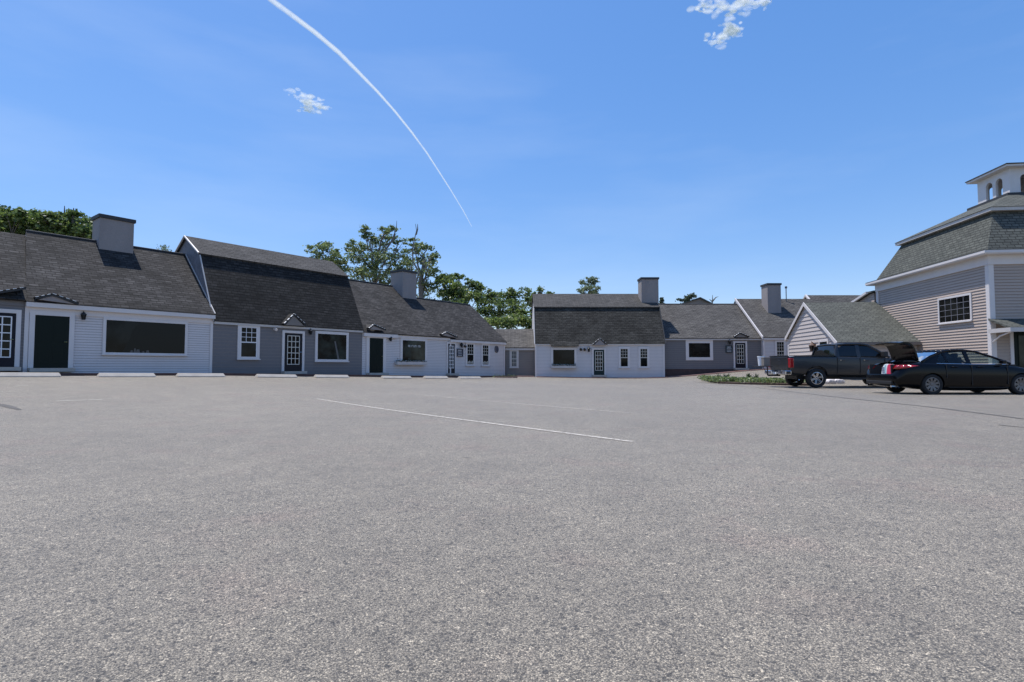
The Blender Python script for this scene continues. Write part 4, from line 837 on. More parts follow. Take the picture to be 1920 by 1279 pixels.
siding(s,FS,poly,.15,.02); s.prism([FS.P(x,.01,z) for x,z in poly],[FS.P(x,5,z) for x,z in poly]); s.build('wall','tan_vinyl',r10)
q=MB(); q.slab([FS.P(a[0],-.15,a[1]),FS.P(e_+.2,-.15,ze_-.2*dzz),FS.P(e_+.2,5,ze_-.2*dzz),FS.P(a[0],5,a[1])],.1); q.slab([FS.P(-.2,-.15,a[1]-.01),FS.P(a[0],-.15,a[1]),FS.P(a[0],5,a[1]),FS.P(-.2,5,a[1]-.01)],.1); rf=q.build('roof','roof_green',r10)
q=MB(); q.tube([FS.P(a[0],-.2,a[1]-.06),FS.P(e_+.2,-.2,ze_-.2*dzz-.06)],.09,4); q.build('rake_board','white_trim',rf)
# distant house
FD=Fr((0,72),(1,0)); x0=FD.w(1262,570)[0]; x1=FD.w(1345,570)[0]; xp=FD.w(1312,570)[0]; zp=FD.w(1312,557.5)[1]; zl=FD.w(1312,572)[1]
rd=thing('distant_house','far house with a low greenish gable roof above the blue grey shop','building',FD.P((x0+x1)/2,4,0))
s=MB(); pts=[(x0+.4,0),(x1-.4,0),(x1-.4,zl-.1),(xp,zp-.2),(x0+.4,zl-.1)]; s.prism([FD.P(a,0,b) for a,b in pts],[FD.P(a,8,b) for a,b in pts]); s.build('wall','taupe_paint',rd)
q=MB(); q.slab([FD.P(x0,-.3,zl-.15),FD.P(x0,8.3,zl-.15),FD.P(xp,8.3,zp),FD.P(xp,-.3,zp)],.15); q.slab([FD.P(x1,-.3,zl-.15),FD.P(x1,8.3,zl-.15),FD.P(xp,8.3,zp),FD.P(xp,-.3,zp)],.15); q.build('roof','roof_green',rd)
# ================================================================= WHEEL STOPS
spots=[((-34,113),'pale concrete wheel stop at the left edge, before the green door'),((183,290),'pale concrete wheel stop below the wide black picture window'),((331,420),'pale concrete wheel stop at the corner of the white shop and blue grey shop'),
((480,555),'pale concrete wheel stop before the glazed black door'),((590,652),'pale concrete wheel stop below the right window of the blue grey shop'),((715,770),'pale concrete wheel stop right of the plain dark green door'),((795,838),'pale concrete wheel stop left of the narrow glazed door'),((860,900),'farthest pale concrete wheel stop, below the tall sash windows')]
def stop_mesh(Ln):
    b=MB(); prof=[(-.17,0),(-.155,.03),(-.055,.145),(.055,.145),(.155,.03),(.17,0)]; h=Ln/2
    A=[(-h,y,z) for y,z in prof]; Bp=[(-h+.05,y*.95,z) for y,z in prof]
    b.prism([(-h+(.05 if z>.05 else 0),y,z) for y,z in prof],[(h-(.05 if z>.05 else 0),y,z) for y,z in prof])
    return b
for (xa,xb),lab in spots:
    ta=FL.w(xa,705,-2)[0]; tb_=FL.w(xb,705,-2)[0]; c=FL.P((ta+tb_)/2,-2,0); Ln=min(max(tb_-ta,1.83),2.15)
    o=stop_mesh(Ln).build('wheel_stop','concrete',bevel=.01); o.location=(c.x,c.y,gz_mesh(c.x,c.y)+.004)
    za=FL.P((ta+tb_)/2+Ln/2,-2,0); zb=FL.P((ta+tb_)/2-Ln/2,-2,0); sl=math.atan((gz_mesh(za.x,za.y)-gz_mesh(zb.x,zb.y))/Ln)
    o.rotation_euler=(0,-sl,math.atan2(FL.u.y,FL.u.x)); tag(o,lab,'wheel stop','concrete wheel stops along the left row')
# brick edging with weeds near the link
p=hit(946,708.5); b=MB()
for k in range(9): 
    x=p.x-.75+k*.19; b.bx(x,x+.17,p.y-.05,p.y+.06,gz_mesh(p.x,p.y)-.02,gz_mesh(p.x,p.y)+.09+.02*(k%2))
c=Vector((p.x,p.y,gz_mesh(p.x,p.y))); o=thing('brick_edging','short row of reddish edging bricks with weeds at the corner of the court','edging',c); b.build('bricks','brick_walk',o)
lf=MB(); rr=random.Random(4)
for k in range(160): leaf(lf,(p.x+rr.uniform(-.9,.9),p.y+rr.uniform(.05,.3),c.z+abs(rr.gauss(0,.08))+.02),.05,rr)
lf.build('weeds','leaf_oak',o)
# ================================================================= PLANT BED
bf=[hit(x,y) for x,y in ((1338,715),(1352,719.5),(1400,721),(1470,722.5),(1540,724))]; bb=[Vector((q.x*1.0+.2,q.y+2.4)) for q in bf]
bb[0]=bf[0]+Vector((.2,.8))
sb=MB(); pts=[(q.x,q.y) for q in bf]+[(q.x,q.y) for q in reversed(bb)]
sb.prism([(x,y,gz(x,y)-.2) for x,y in pts],[(x,y,gz(x,y)+.09) for x,y in pts]); o=sb.build('planting_bed','soil'); o['kind']='structure'
kb=MB()
for i in range(len(bf)-1):
    a,b=bf[i],bf[i+1]; d=(b-a).normalized(); n=Vector((d.y,-d.x))*.14
    kb.hexa([(a.x,a.y,gz(a.x,a.y)-.1),(a.x+n.x,a.y+n.y,gz(a.x,a.y)-.1),(b.x+n.x,b.y+n.y,gz(b.x,b.y)-.1),(b.x,b.y,gz(b.x,b.y)-.1)],[(a.x,a.y,gz(a.x,a.y)+.11),(a.x+n.x,a.y+n.y,gz(a.x,a.y)+.09),(b.x+n.x,b.y+n.y,gz(b.x,b.y)+.09),(b.x,b.y,gz(b.x,b.y)+.11)])
o=kb.build('kerb','soil'); o['kind']='structure'
gc=MB(); rr=random.Random(11)
for k in range(420):
    i=rr.choice([0,1,1,2,2,3]); a=bf[i].lerp(bf[i+1],rr.random()); q_=a+Vector((rr.uniform(-.1,.1),rr.uniform(.12,1.9)));  h=.10+.10*rr.random()
    for j in range(16): leaf(gc,(q_.x+rr.gauss(0,.14),q_.y+rr.gauss(0,.14),gz(q_.x,q_.y)+.09+h*rr.random()*1.3),.06,rr,.3)
o=gc.build('ground_cover','leaf_locust'); o['kind']='stuff'
def shrub(px,py,h,label,mat='leaf_dark',n=34,name='spiky_plant'):
    p=hit(px,py); z=gz(p.x,p.y)+.08; o=thing(name,label,'plant',(p.x,p.y,z),'low plants in the bed by the pickup'); b=MB(); rr=random.Random(int(px))
    for k in range(n):
        a=rr.uniform(0,6.28); l=h*rr.uniform(.6,1.2); el=rr.uniform(.35,1.35); d=Vector((math.cos(a)*math.cos(el),math.sin(a)*math.cos(el),math.sin(el))); s_=d.cross(Vector((0,0,1))).normalized()*.035
        q0=Vector((p.x,p.y,z)); q1=q0+d*l*.55; q2=q0+d*l+Vector((0,0,-l*.12)); b.poly([q0-s_*.5,q0+s_*.5,q1+s_,q1-s_]); b.poly([q1-s_,q1+s_,q2])
    b.build('blades',mat,o); return o
shrub(1349,716,.45,'dark spiky plant at the left tip of the planting bed'); shrub(1362,716.5,.5,'taller dark spiky plant, second in the planting bed from the left'); shrub(1403,714,.45,'spiky plant standing up from the middle of the green bed')
shrub(1418,715,.4,'spiky plant near the pickup end of the bed')
# ================================================================= TREES
def tree(name,label,cat,Y,basepx,clumps,leafm,leaf_s=.16,tufts=16,per=34,trunk_r=.22,group='trees beyond the shop roofs',dead=(),seed=1,limb=True):
    rr=random.Random(seed); x=at(basepx,600,Y).x; zb=gz(x,Y) if abs(x)<90 else 0
    root=thing(name,label,cat,(x,Y,zb-.1),group)
    C=[]
    for c in clumps:
        px,py,rx,ry=c[:4]; dy=c[4] if len(c)>4 else rr.uniform(-2,2); p=at(px,py,Y+dy); k=(Y+dy)/F
        C.append((p,rx*k,ry*k))
    lf=MB()
    for p,rx,rz in C:
        ryy=max(rx,rz)*.9; rx*=1.15; rz*=1.15; nt_=max(6,int(tufts*2.5*(rx*rz)**.75/2.2))
        for i in range(nt_):
            v=Vector((rr.gauss(0,1),rr.gauss(0,1),rr.gauss(0,1))).normalized()*(rr.random()**.38); c=p+Vector((v.x*rx,v.y*ryy,v.z*rz)); tr_=rr.uniform(.32,.62)*(1 if rx>1 else .6)
            for j in range(int(per*1.2)):
                w_=Vector((rr.gauss(0,1),rr.gauss(0,1),rr.gauss(0,.5))); leaf(lf,c+w_*tr_*.6,leaf_s*.86*rr.uniform(.6,1.25),rr,.35)
    lf.build('crown',leafm,root)
    tk=MB(); top=max(C,key=lambda q:q[0].z)[0]; mid=sum((q[0] for q in C),Vector())/len(C)
    z0=zb-.3; path=[Vector((x,Y,z0))]; n=6
    for i in range(1,n+1):
        k=i/n; path.append(Vector((x+(mid.x-x)*k+rr.uniform(-.25,.25),Y+rr.uniform(-.3,.3),z0+(mid.z-z0)*k)))
    tk.tube(path,[trunk_r*(1-.5*i/n) for i in range(n+1)],8)
    if limb:
        for p,rx,rz in C:
            s=path[rr.randint(3,n)]; e=p; m_=s.lerp(e,.5)+Vector((rr.uniform(-.4,.4),rr.uniform(-.4,.4),rr.uniform(-.5,.1))); L=(e-s).length
            if L<.6: continue
            tk.tube([s,s.lerp(m_,.5)+Vector((rr.uniform(-.2,.2),0,rr.uniform(-.2,.2))),m_,m_.lerp(e,.6)+Vector((rr.uniform(-.2,.2),0,rr.uniform(-.1,.2))),e],[trunk_r*.33,trunk_r*.27,trunk_r*.2,trunk_r*.12,.02],6)
            for k in range(4):
                v=Vector((rr.gauss(0,1),rr.gauss(0,1),rr.gauss(0,1))).normalized(); f=e+Vector((v.x*rx,v.y*rx,v.z*rz))*.9; tk.tube([m_.lerp(e,.5),m_.lerp(e,.5).lerp(f,.5)+Vector((rr.uniform(-.2,.2),0,rr.uniform(-.1,.2))),f],[trunk_r*.11,trunk_r*.07,.012],5)
    for d in dead:
        pts=[at(a,b,Y-1.5) for a,b in d]; tk.tube(pts,[.11*(1-.8*i/(len(pts)-1)) for i in range(len(pts))],6)
    tk.build('trunk','bark',root); return root
# big left mass (several trees)
tree('oak_tree','dense dark oak above the far left roof edge','tree',40,10,[(-30,430,45,34),(10,418,34,24),(5,402,22,12),(40,425,32,22),(30,404,20,11),(58,412,22,16),(-10,450,50,20)],'leaf_oak',.17,26,40,.3,seed=21)
tree('oak_tree','dense oak directly left of the big stucco chimney','tree',42,130,[(78,412,20,14),(100,422,28,20),(92,408,14,8),(120,416,20,14),(140,428,26,18),(135,404,11,7),(160,436,22,14),(120,450,40,14),(160,418,12,8),(175,440,14,10),(75,440,30,16)],'leaf_oak',.17,26,40,.3,seed=22,dead=[[(121,430),(121,405),(121,386)],[(137,420),(138,398),(138,390)]])
tree('young_tree','thin tree tip poking above the roof right of the big chimney','tree',46,308,[(305,466,5,4,0),(312,471,6,4,0)],'leaf_pale',.1,8,16,.06,seed=23)
# centre trees
tree('locust_tree','small crowned locust just behind the right end of the grey gambrel roof','tree',58,612,[(590,463,14,5),(604,470,22,9),(615,459,11,6),(628,475,12,8),(600,484,26,8),(634,486,14,10),(645,500,16,12),(620,492,22,8)],'leaf_locust',.17,13,26,.2,seed=31)
tree('locust_tree','tallest open locust with dead twigs, rising left of the second chimney','tree',60,700,[(684,430,8,5),(686,444,11,8),(664,456,14,8),(654,468,10,6),(680,466,18,11),(700,445,10,6),(722,433,12,6),(735,428,9,5),(728,447,16,9),(748,455,14,9),(706,462,20,12),(662,484,16,10),(690,492,24,16),(724,482,24,14),(752,478,20,12),(700,516,34,14),(672,508,18,14),(732,508,28,14),(690,530,34,12),(735,530,24,10),(764,500,18,12)],'leaf_locust',.17,12,26,.36,seed=32,dead=[[(715,480),(733,455),(743,430),(744,414)],[(735,455),(741,440),(738,425)]])
tree('locust_tree','open locust leaning right behind the second chimney with a bare forked top','tree',57,775,[(775,455,12,8),(778,468,18,10),(800,462,12,6),(808,475,14,8),(795,486,20,10),(770,492,18,10),(812,492,10,10),(800,508,16,12),(815,514,9,9),(790,528,16,12),(812,534,10,12),(798,550,18,10)],'leaf_locust',.17,10,24,.4,seed=33,dead=[[(776,545),(786,510),(774,490),(774,465),(778,445),(781,432),(779,420)],[(780,440),(783,430),(783,420)]])
tree('maple_tree','rounded dark green tree behind the white roof, right of the leaning locust','tree',60,850,[(828,526,12,9),(842,520,14,8),(862,520,13,7),(885,530,14,8),(900,538,9,8),(850,538,26,13),(880,545,22,12),(835,548,20,12),(862,560,34,12),(845,570,40,10),(895,556,12,12)],'leaf_oak',.17,17,32,.28,seed=34)
tree('oak_tree','broad oak in the gap left of the central gambrel roof','tree',64,935,[(915,552,12,8),(930,558,18,12),(958,548,11,8),(962,560,16,12),(940,575,26,14),(912,580,16,14),(970,580,14,14),(925,596,26,12),(955,600,22,12),(905,566,10,8)],'leaf_oak',.18,17,32,.28,seed=35)
tree('oak_tree','thin topped oak touching the left end of the central gambrel roof','tree',66,1000,[(985,548,12,7),(998,556,12,8),(1012,545,10,5),(1030,550,12,4),(1005,572,16,12),(992,588,18,12),(990,562,8,5)],'leaf_oak',.18,14,28,.24,seed=36)
tree('bushy_tree','light green bushy growth low in the gap beside the link roof','tree',56,950,[(915,606,20,8),(945,604,20,9),(970,600,20,10),(992,606,16,9),(980,590,14,9)],'leaf_maple',.18,22,34,.12,seed=37,limb=False)
tree('slender_tree','lone pale crowned tree standing above the central gambrel ridge','tree',78,1107,[(1106,523,11,5),(1098,530,9,6),(1115,530,9,6),(1106,540,14,8),(1094,545,8,5),(1118,541,7,5),(1106,550,16,5)],'leaf_pale',.2,12,26,.16,seed=38)
tree('distant_tree','ragged dark tree above the far house roof','tree',80,1290,[(1280,562,7,3),(1287,560,6,3),(1295,557,5,3),(1302,555,5,3),(1290,566,12,3)],'leaf_dark',.2,12,22,.15,seed=39,dead=[[(1335,572),(1336,562),(1336,553)],[(1336,565),(1342,558),(1347,556)],[(1336,566),(1330,561)]])
def conifer(px,py0,py1,w_,Y,label):
    p=at(px,py0,Y); x=p.x; zt=p.z; zb=gz(x,Y); root=thing('conifer',label,'tree',(x,Y,zb)); rr=random.Random(2); b=MB()
    for k in range(1500):
        h=rr.random()**.8; z=zt-h*(zt-zb)*.75; r=w_*(.12+h)*rr.random()**.5; a=rr.uniform(0,6.28); leaf(b,(x+r*math.cos(a),Y+r*math.sin(a),z),.15,rr,.2)
    b.build('crown','leaf_dark',root); t_=MB(); t_.tube([(x,Y,zb-.1),(x,Y,zt)],[.2,.02],6); t_.build('trunk','bark',root)
conifer(1241,558,590,1.3,58,'dark conifer tip in the notch beside the central shop chimney')
# ================================================================= SKY THINGS
def trail():
    c=[(497,-12,20),(512,2,18),(590,60,16),(635,98,15),(670,133,13),(708,172,10),(740,208,8.5),(772,248,7.5),(800,286,6.5),(822,320,5.5),(845,356,4.6),(868,394,3.6),(888,431,1.6)]
    D=3000; pts=[];rs_=[]
    for i in range(len(c)-1):
        for k in range(6):
            f=k/6; a=c[i]; b=c[i+1]; x,y,wd=[a[j]+(b[j]-a[j])*f for j in range(3)]; r=ray(x,y).normalized(); pts.append(r*D/(.35+r.z*1.2)); rs_.append(.26*wd*pts[-1].length/F*random.uniform(.93,1.06))
    b=MB(); b.tube(pts,rs_,14,cap=False); o=b.build('contrail','trail_vapour',smooth=True); o.visible_shadow=True; tag(o,'long thin white contrail curving down across the sky','contrail')
trail()
def cloud(name,label,puffs,D=1500,seed=1):
    rr=random.Random(seed); cen=sum((ray(p[0],p[1]).normalized() for p in puffs),Vector())/len(puffs)*D; bm=bmesh.new()
    for px,py,rx,ry in puffs:
        c=ray(px,py).normalized()*D
        for k in range(9):
            q=c+Vector((rr.gauss(0,.55)*rx,rr.gauss(0,.6)*rx,rr.gauss(0,.5)*ry))*D/F
            m=Matrix.Translation(q-cen)@Matrix.Diagonal((rx*D/F*rr.uniform(.15,.6),rx*D/F*rr.uniform(.2,.5),ry*D/F*rr.uniform(.15,.6),1)); bmesh.ops.create_icosphere(bm,subdivisions=3,radius=1,matrix=m)
    for v in bm.verts:
        d=sum(math.sin(v.co.dot(Vector(a))*.02+b)*c for a,b,c in (((3,1,5),1,1),((7,4,2),2,.6),((11,9,17),0,.5))); v.co+=v.normal*d*1.6
    for f in bm.faces: f.smooth=True
    me=bpy.data.meshes.new(name); bm.to_mesh(me); bm.free(); me.materials.append(mats['cloud_vapour']); o=bpy.data.objects.new(name,me); col.objects.link(o); o.location=cen; tag(o,label,'cloud','small clouds'); return o
cloud('cloud','small wispy white cloud left of the contrail',[(556,178,10,5),(566,183,13,7),(580,187,14,6),(592,190,10,4),(585,201,16,6),(603,202,10,4),(574,204,12,5)],seed=5)
cloud('cloud','largest white cloud, cut by the top edge of the picture',[(1322,6,18,8),(1345,6,18,9),(1372,10,20,9),(1395,4,18,8),(1420,2,14,5),(1440,2,10,3),(1316,14,8,6),(1380,20,10,5)],seed=6)
cloud('cloud','small white cloud just below the largest one',[(1340,72,12,6),(1355,64,16,8),(1372,58,14,7),(1384,60,8,4),(1352,74,16,5),(1362,50,8,4)],seed=8)
# ================================================================= VEHICLES (local: x forward from the rear, y left, z up)
def loft(st,name,mat,parent,sub=1,cuts=()):
    b=MB(); n=len(st[0][1]); ringn=2*n-2
    for x,half in st:
        ring_=[(x,-y,z) for y,z in half]+[(x,y,z) for y,z in reversed(half[1:-1])]
        b.v+=ring_
    for i in range(len(st)-1):
        for j in range(ringn): a=i*ringn+j; c=i*ringn+(j+1)%ringn; b.f.append((a,c,c+ringn,a+ringn))
    b.f.append(tuple(range(ringn))); e=(len(st)-1)*ringn; b.f.append(tuple(range(e+ringn-1,e-1,-1)))
    o=b.build(name,mat,parent,smooth=True,local=True)
    m=o.modifiers.new('s','SUBSURF'); m.levels=sub+1; m.render_levels=sub+1
    cs_=[]
    for c in cuts:
        k=MB(); c(k); co_=k.build('cutter','plastic_black',None); co_.location=root_loc(parent); cs_.append(co_)
        bo=o.modifiers.new('b','BOOLEAN'); bo.object=co_; bo.operation='DIFFERENCE'; bo.solver='EXACT'
    bpy.context.view_layer.update(); dg=bpy.context.evaluated_depsgraph_get(); me=bpy.data.meshes.new_from_object(o.evaluated_get(dg)); o.modifiers.clear(); o.data=me
    for p in me.polygons: p.use_smooth=True
    for c in cs_: bpy.data.objects.remove(c)
    try: 
        me.set_sharp_from_angle(angle=R(38))
    except Exception as ex: print(ex)
    return o
def sec(w_,zb,zs,zt,box=0):
    return [(0,zb),(w_*.8,zb),(w_*.955,zb+.07),(w_,zb+(zs-zb)*.45),(w_*.99,zs-.13),(w_*(.95+.03*box),zs-.015),(w_*(.84+.1*box),zt-.012),(0,zt)]
def wheel(parent,x,y,r,wd,mat,ns,rr_=.68,side=-1):
    o=bpy.data.objects.new('wheel',None); col.objects.link(o); o.parent=parent; o.location=(x,y,r); o.empty_display_size=.1
    t_=MB(); h=wd/2; t_.lathe([(r*rr_,-h*.8),(r*.86,-h),(r*.97,-h*.85),(r,-h*.5),(r,h*.5),(r*.97,h*.85),(r*.86,h),(r*rr_,h*.8)],(0,0,0),'y',36,cap=False); t_.build('tyre','tyre',o,smooth=True,local=True)
    b=MB(); q=r*rr_; s=side; b.lathe([(q+.005,h*.8*s),(q-.02,h*.82*s),(q-.035,h*.5*s),(q-.04,-h*.8*s)],(0,0,0),'y',36,cap=False)
    for k in range(ns):
        a=2*math.pi*k/ns+.3; d=Vector((math.cos(a),0,math.sin(a))); e=Vector((-math.sin(a),0,math.cos(a))); y0=h*.62*s; y1=h*.35*s
        p0=d*.04; p1=d*(q-.02); wa=.028*r/.34; wb=.042*r/.34; yv=Vector((0,1,0))
        b.hexa([p0-e*wa+yv*y1,p0+e*wa+yv*y1,p1+e*wb+yv*y1,p1-e*wb+yv*y1],[p0-e*wa+yv*y0,p0+e*wa+yv*y0,p1+e*wb+yv*(h*.75*s),p1-e*wb+yv*(h*.75*s)])
    b.lathe([(.001,h*.7*s),(.055,h*.68*s),(.07,h*.3*s)],(0,0,0),'y',16,cap=False); b.build('rim',mat,o,local=True)
    d_=MB(); d_.lathe([(.001,0),(r*.5,0),(r*.5,.02),(.001,.02)],(0,0,0),'y',20,cap=False); d_.build('brake_disc','interior',o,local=True)
    return o
def archcut(x,r,w_):
    def f(k): k.lathe([(r,-1),(r,1)],(0,0,0),'y',32); k.v=[(a+x,(b_*w_),c+r*.88-.0) for a,b_,c in k.v]
    return f
def sideY(z,z0,z1,y0,y1): k=max(0,min(1.15,(z-z0)/(z1-z0))); return y0+(y1-y0)*k
def greenhouse(root,T,zl,zh,yl,yh,nr,nf,panes,pillars,body,glass,rail=.035):
    "T: side outline (x,z) rear base to cowl; nr, nf: indices of the rear and front roof corners"
    Y=lambda z: sideY(z,zl,zh,yl,yh)
    r=MB(); K=6
    for i in range(nr,nf):
        for j in range(K):
            a=-1+2*j/K; b=-1+2*(j+1)/K; pt=lambda i_,s: (T[i_][0],Y(T[i_][1])*s,T[i_][1]+.035*(1-s*s))
            r.poly([pt(i,a),pt(i+1,a),pt(i+1,b),pt(i,b)])
    ro=r.build('roof',body,root,smooth=True,local=True); mo=ro.modifiers.new('s','SOLIDIFY'); mo.thickness=.03
    p=MB()
    for s in (-1,1): p.tube([(x,s*Y(z),z) for x,z in T],rail,6)
    for xa,xb,ztop in pillars:
        for s in (-1,1):
            ztp=ztop
            q=lambda x,z,d: (x,s*(Y(z)+d),z)
            p.hexa([q(xa,zl-.03,-.03),q(xb,zl-.03,-.03),q(xb,zl-.03,.012),q(xa,zl-.03,.012)],[q(xa+.02,ztp,-.03),q(xb+.02,ztp,-.03),q(xb+.02,ztp,.012),q(xa+.02,ztp,.012)])
    for i_ in (nr,nf): x,z=T[i_]; p.tube([(x,-Y(z),z),(x,0,z+.035),(x,Y(z),z)],rail*.9,6)
    p.build('pillars',body,root,local=True,smooth=False)
    for nm,i0,i1 in (('rear_window',0,nr),('windshield',nf,len(T)-1)):
        g_=MB()
        for i in range(i0,i1):
            for j in range(4):
                a=-1+j/2; b=a+.5; pt=lambda i_,s:(T[i_][0],Y(T[i_][1])*s,T[i_][1]+.03*(1-s*s)); g_.poly([pt(i,a),pt(i+1,a),pt(i+1,b),pt(i,b)])
        g_.build(nm,glass,root,smooth=True,local=True)
    for s in (-1,1):
        for pn in panes:
            g_=MB(); g_.poly([(x,s*(Y(z)-.0),z) for x,z in pn]); g_.build('side_window',glass,root,local=True)
    return Y
# ---- sedan
sx=12.35; sy=17.5+.92; sz=max(gz(sx+1,sy),gz(sx+4,sy))+.0
car=thing('sedan','black four door sedan with its boot lid open, parked nearest at the right edge','car',(sx,sy,sz-.01))
st=[(0.0,sec(.60,.42,.60,.64)),(.05,sec(.78,.32,.66,.70)),(.14,sec(.86,.26,.80,.86)),(.30,sec(.895,.24,.97,1.03)),(.62,sec(.91,.22,1.01,1.08)),(.95,sec(.92,.18,1.02,1.09)),(1.35,sec(.925,.14,1.01,1.05)),(2.0,sec(.93,.12,.99,1.02)),(2.8,sec(.93,.12,.97,1.0)),(3.55,sec(.925,.13,.95,1.0)),(3.9,sec(.92,.19,.90,.97)),(4.3,sec(.90,.2,.83,.89)),(4.62,sec(.85,.22,.74,.79)),(4.8,sec(.74,.25,.64,.68)),(4.87,sec(.55,.3,.56,.58))]
def trunkcut(k): k.bx(-.05,.86,-.52,.52,.66,1.3)
body=loft(st,'body','car_black',car,1,[archcut(1.12,.375,1.2),archcut(3.97,.375,1.2),trunkcut])
T=[(.86,1.07),(1.2,1.24),(1.62,1.385),(1.95,1.435),(2.35,1.44),(2.72,1.395),(3.2,1.22),(3.68,1.0)]
bz=1.005
greenhouse(car,T,1.0,1.44,.84,.60,2,5,[[(1.30,bz+.02),(1.62,bz),(1.62,1.33),(1.45,1.28)],[(1.68,bz),(2.30,bz),(2.30,1.40),(1.95,1.395),(1.68,1.35)],[(2.42,bz),(3.5,bz),(3.42,1.08),(3.15,1.215),(2.72,1.36),(2.42,1.395)]],[(1.60,1.70,1.37),(2.30,2.42,1.42)],'car_black','auto_glass')
for s in (-1,1):
    b=MB()
    q=lambda x,z,d=0:(x,s*(sideY(z,1.0,1.44,.84,.60)+d),z); b.prism([q(.86,1.0,.004),q(1.34,1.0,.004),q(1.48,1.27,.004),q(1.6,1.37,.004),q(1.2,1.23,.004)],[q(.86,1.0,-.02),q(1.34,1.0,-.02),q(1.48,1.27,-.02),q(1.6,1.37,-.02),q(1.2,1.23,-.02)])
    b.build('rear_quarter_panel','car_black',car,local=True)
b=MB()
for s in (-1,1): b.tube([(1.28,s*.865,1.01),(2.4,s*.872,.985),(3.5,s*.865,.98)],.011,5)
b.build('belt_moulding','chrome',car,local=True)
b=MB(); b.bx(.03,.86,-.51,.51,.60,.66); b.bx(.86,.90,-.6,.6,.6,1.0); 
for s in (-1,1): b.bx(.04,.86,s*.53-.015,s*.53+.015,.62,.98)
b.build('boot_interior','interior',car,local=True)
# open lid: deck panel swung up, with its rear panel hanging from the end
b=MB(); hx,hz=.94,1.12
prof=[(.95,1.13),(.90,1.33),(.83,1.53),(.74,1.67),(.62,1.735),(.45,1.75),(.30,1.72)]
def lidp(k,y,off):
    x,z=prof[k]; a_=prof[max(0,k-1)]; c_=prof[min(len(prof)-1,k+1)]; d=Vector((c_[0]-a_[0],0,c_[1]-a_[1])).normalized(); n=Vector((-d.z,0,d.x)); 
    return Vector((x,y,z))+n*off
for k in range(len(prof)-1):
    for j in range(6):
        y0=-.60+.2*j; y1=y0+.2; cr=lambda y:.03*(y/.6)**2
        b.hexa([lidp(k,y0,.05+cr(y0)),lidp(k+1,y0,.05+cr(y0)),lidp(k+1,y1,.05+cr(y1)),lidp(k,y1,.05+cr(y1))],[lidp(k,y0,cr(y0)),lidp(k+1,y0,cr(y0)),lidp(k+1,y1,cr(y1)),lidp(k,y1,cr(y1))])
lid=b.build('boot_lid','car_black',car,local=True,smooth=False)
b=MB()
for s in (-1,1): b.tube([(hx+.1,s*.5,1.02),(hx-.02,s*.5,hz+.02),(hx-.15,s*.5,hz+.1)],.018,6)
b.build('boot_hinge','plastic_black',car,local=True)
for s in (-1,1):
    b=MB(); A=[(.10,.54,.84),(.16,.78,.83),(.34,.885,.86),(.62,.918,.93)]; Bv=[(.22,.54,.96),(.26,.80,.965),(.40,.875,.965),(.62,.905,.945)]
    A=[(x-.045 if i<3 else x,y+.012,z) for i,(x,y,z) in enumerate(A)]; Bv=[(x-.045 if i<3 else x,y+.012,z) for i,(x,y,z) in enumerate(Bv)]
    for i in range(3): b.hexa([(A[i][0]+.1,s*(A[i][1]-.05),A[i][2]),(A[i][0],s*A[i][1],A[i][2]),(A[i+1][0],s*A[i+1][1],A[i+1][2]),(A[i+1][0]+.1,s*(A[i+1][1]-.05),A[i+1][2])],[(Bv[i][0]+.1,s*(Bv[i][1]-.05),Bv[i][2]),(Bv[i][0],s*Bv[i][1],Bv[i][2]),(Bv[i+1][0],s*Bv[i+1][1],Bv[i+1][2]),(Bv[i+1][0]+.1,s*(Bv[i+1][1]-.05),Bv[i+1][2])])
    b.build('tail_light','tail_red',car,local=True,smooth=True)
    b=MB(); b.bx(2.36,2.375,s*.925-.008,s*.925+.008,.3,.98); b.bx(1.55,1.565,s*.925-.008,s*.925+.008,.55,.98); b.bx(3.5,3.515,s*.92-.008,s*.92+.008,.35,.95); b.bx(1.6,3.5,s*.93-.006,s*.93+.006,.245,.26); b.build('door_seam','plastic_black',car,local=True)
    for x in (1.72,2.55): b=MB(); b.tube([(x,s*.925,.90),(x+.03,s*.96,.90),(x+.19,s*.96,.90),(x+.22,s*.925,.90)],.013,6); b.build('door_handle','car_black',car,local=True)
    b=MB(); b.bx(3.28,3.42,min(s*.86,s*1.02),max(s*.86,s*1.02),1.0,1.11); b.build('side_mirror','car_black',car,local=True,bevel=.03)
    b=MB(); b.bx(4.45,4.72,min(s*.6,s*.82),max(s*.6,s*.82),.66,.74); b.build('headlight','chrome',car,local=True,bevel=.02)
b=MB(); b.bx(-.03,.05,-.62,.62,.33,.44); b.build('rear_bumper_trim','plastic_black',car,local=True,bevel=.015)
b=MB(); 
for y in (-.6,.6): b.tube([(-.02,y,.27),(.2,y,.27)],.035,10)
b.build('exhaust_tip','chrome',car,local=True)
for x in (2.05,): 
    b=MB(); b.bx(1.3,1.75,-.58,.58,.85,.93); b.bx(1.22,1.36,-.56,.56,.9,1.16); b.build('rear_seat','interior',car,local=True,bevel=.03)
for s in (-1,1):
    b=MB(); b.bx(2.2,2.34,s*.37-.22,s*.37+.22,.85,1.2); b.bx(2.22,2.31,s*.37-.11,s*.37+.11,1.22,1.35); b.build('front_seat','interior',car,local=True,bevel=.03)
b=MB(); b.bx(.6,3.9,-.8,.8,.86,.98); b.build('cabin_floor','interior',car,local=True)
for x in (1.12,3.97):
    for s in (-1,1): wheel(car,x,s*.80,.335,.22,'alloy_dark',9,side=s)
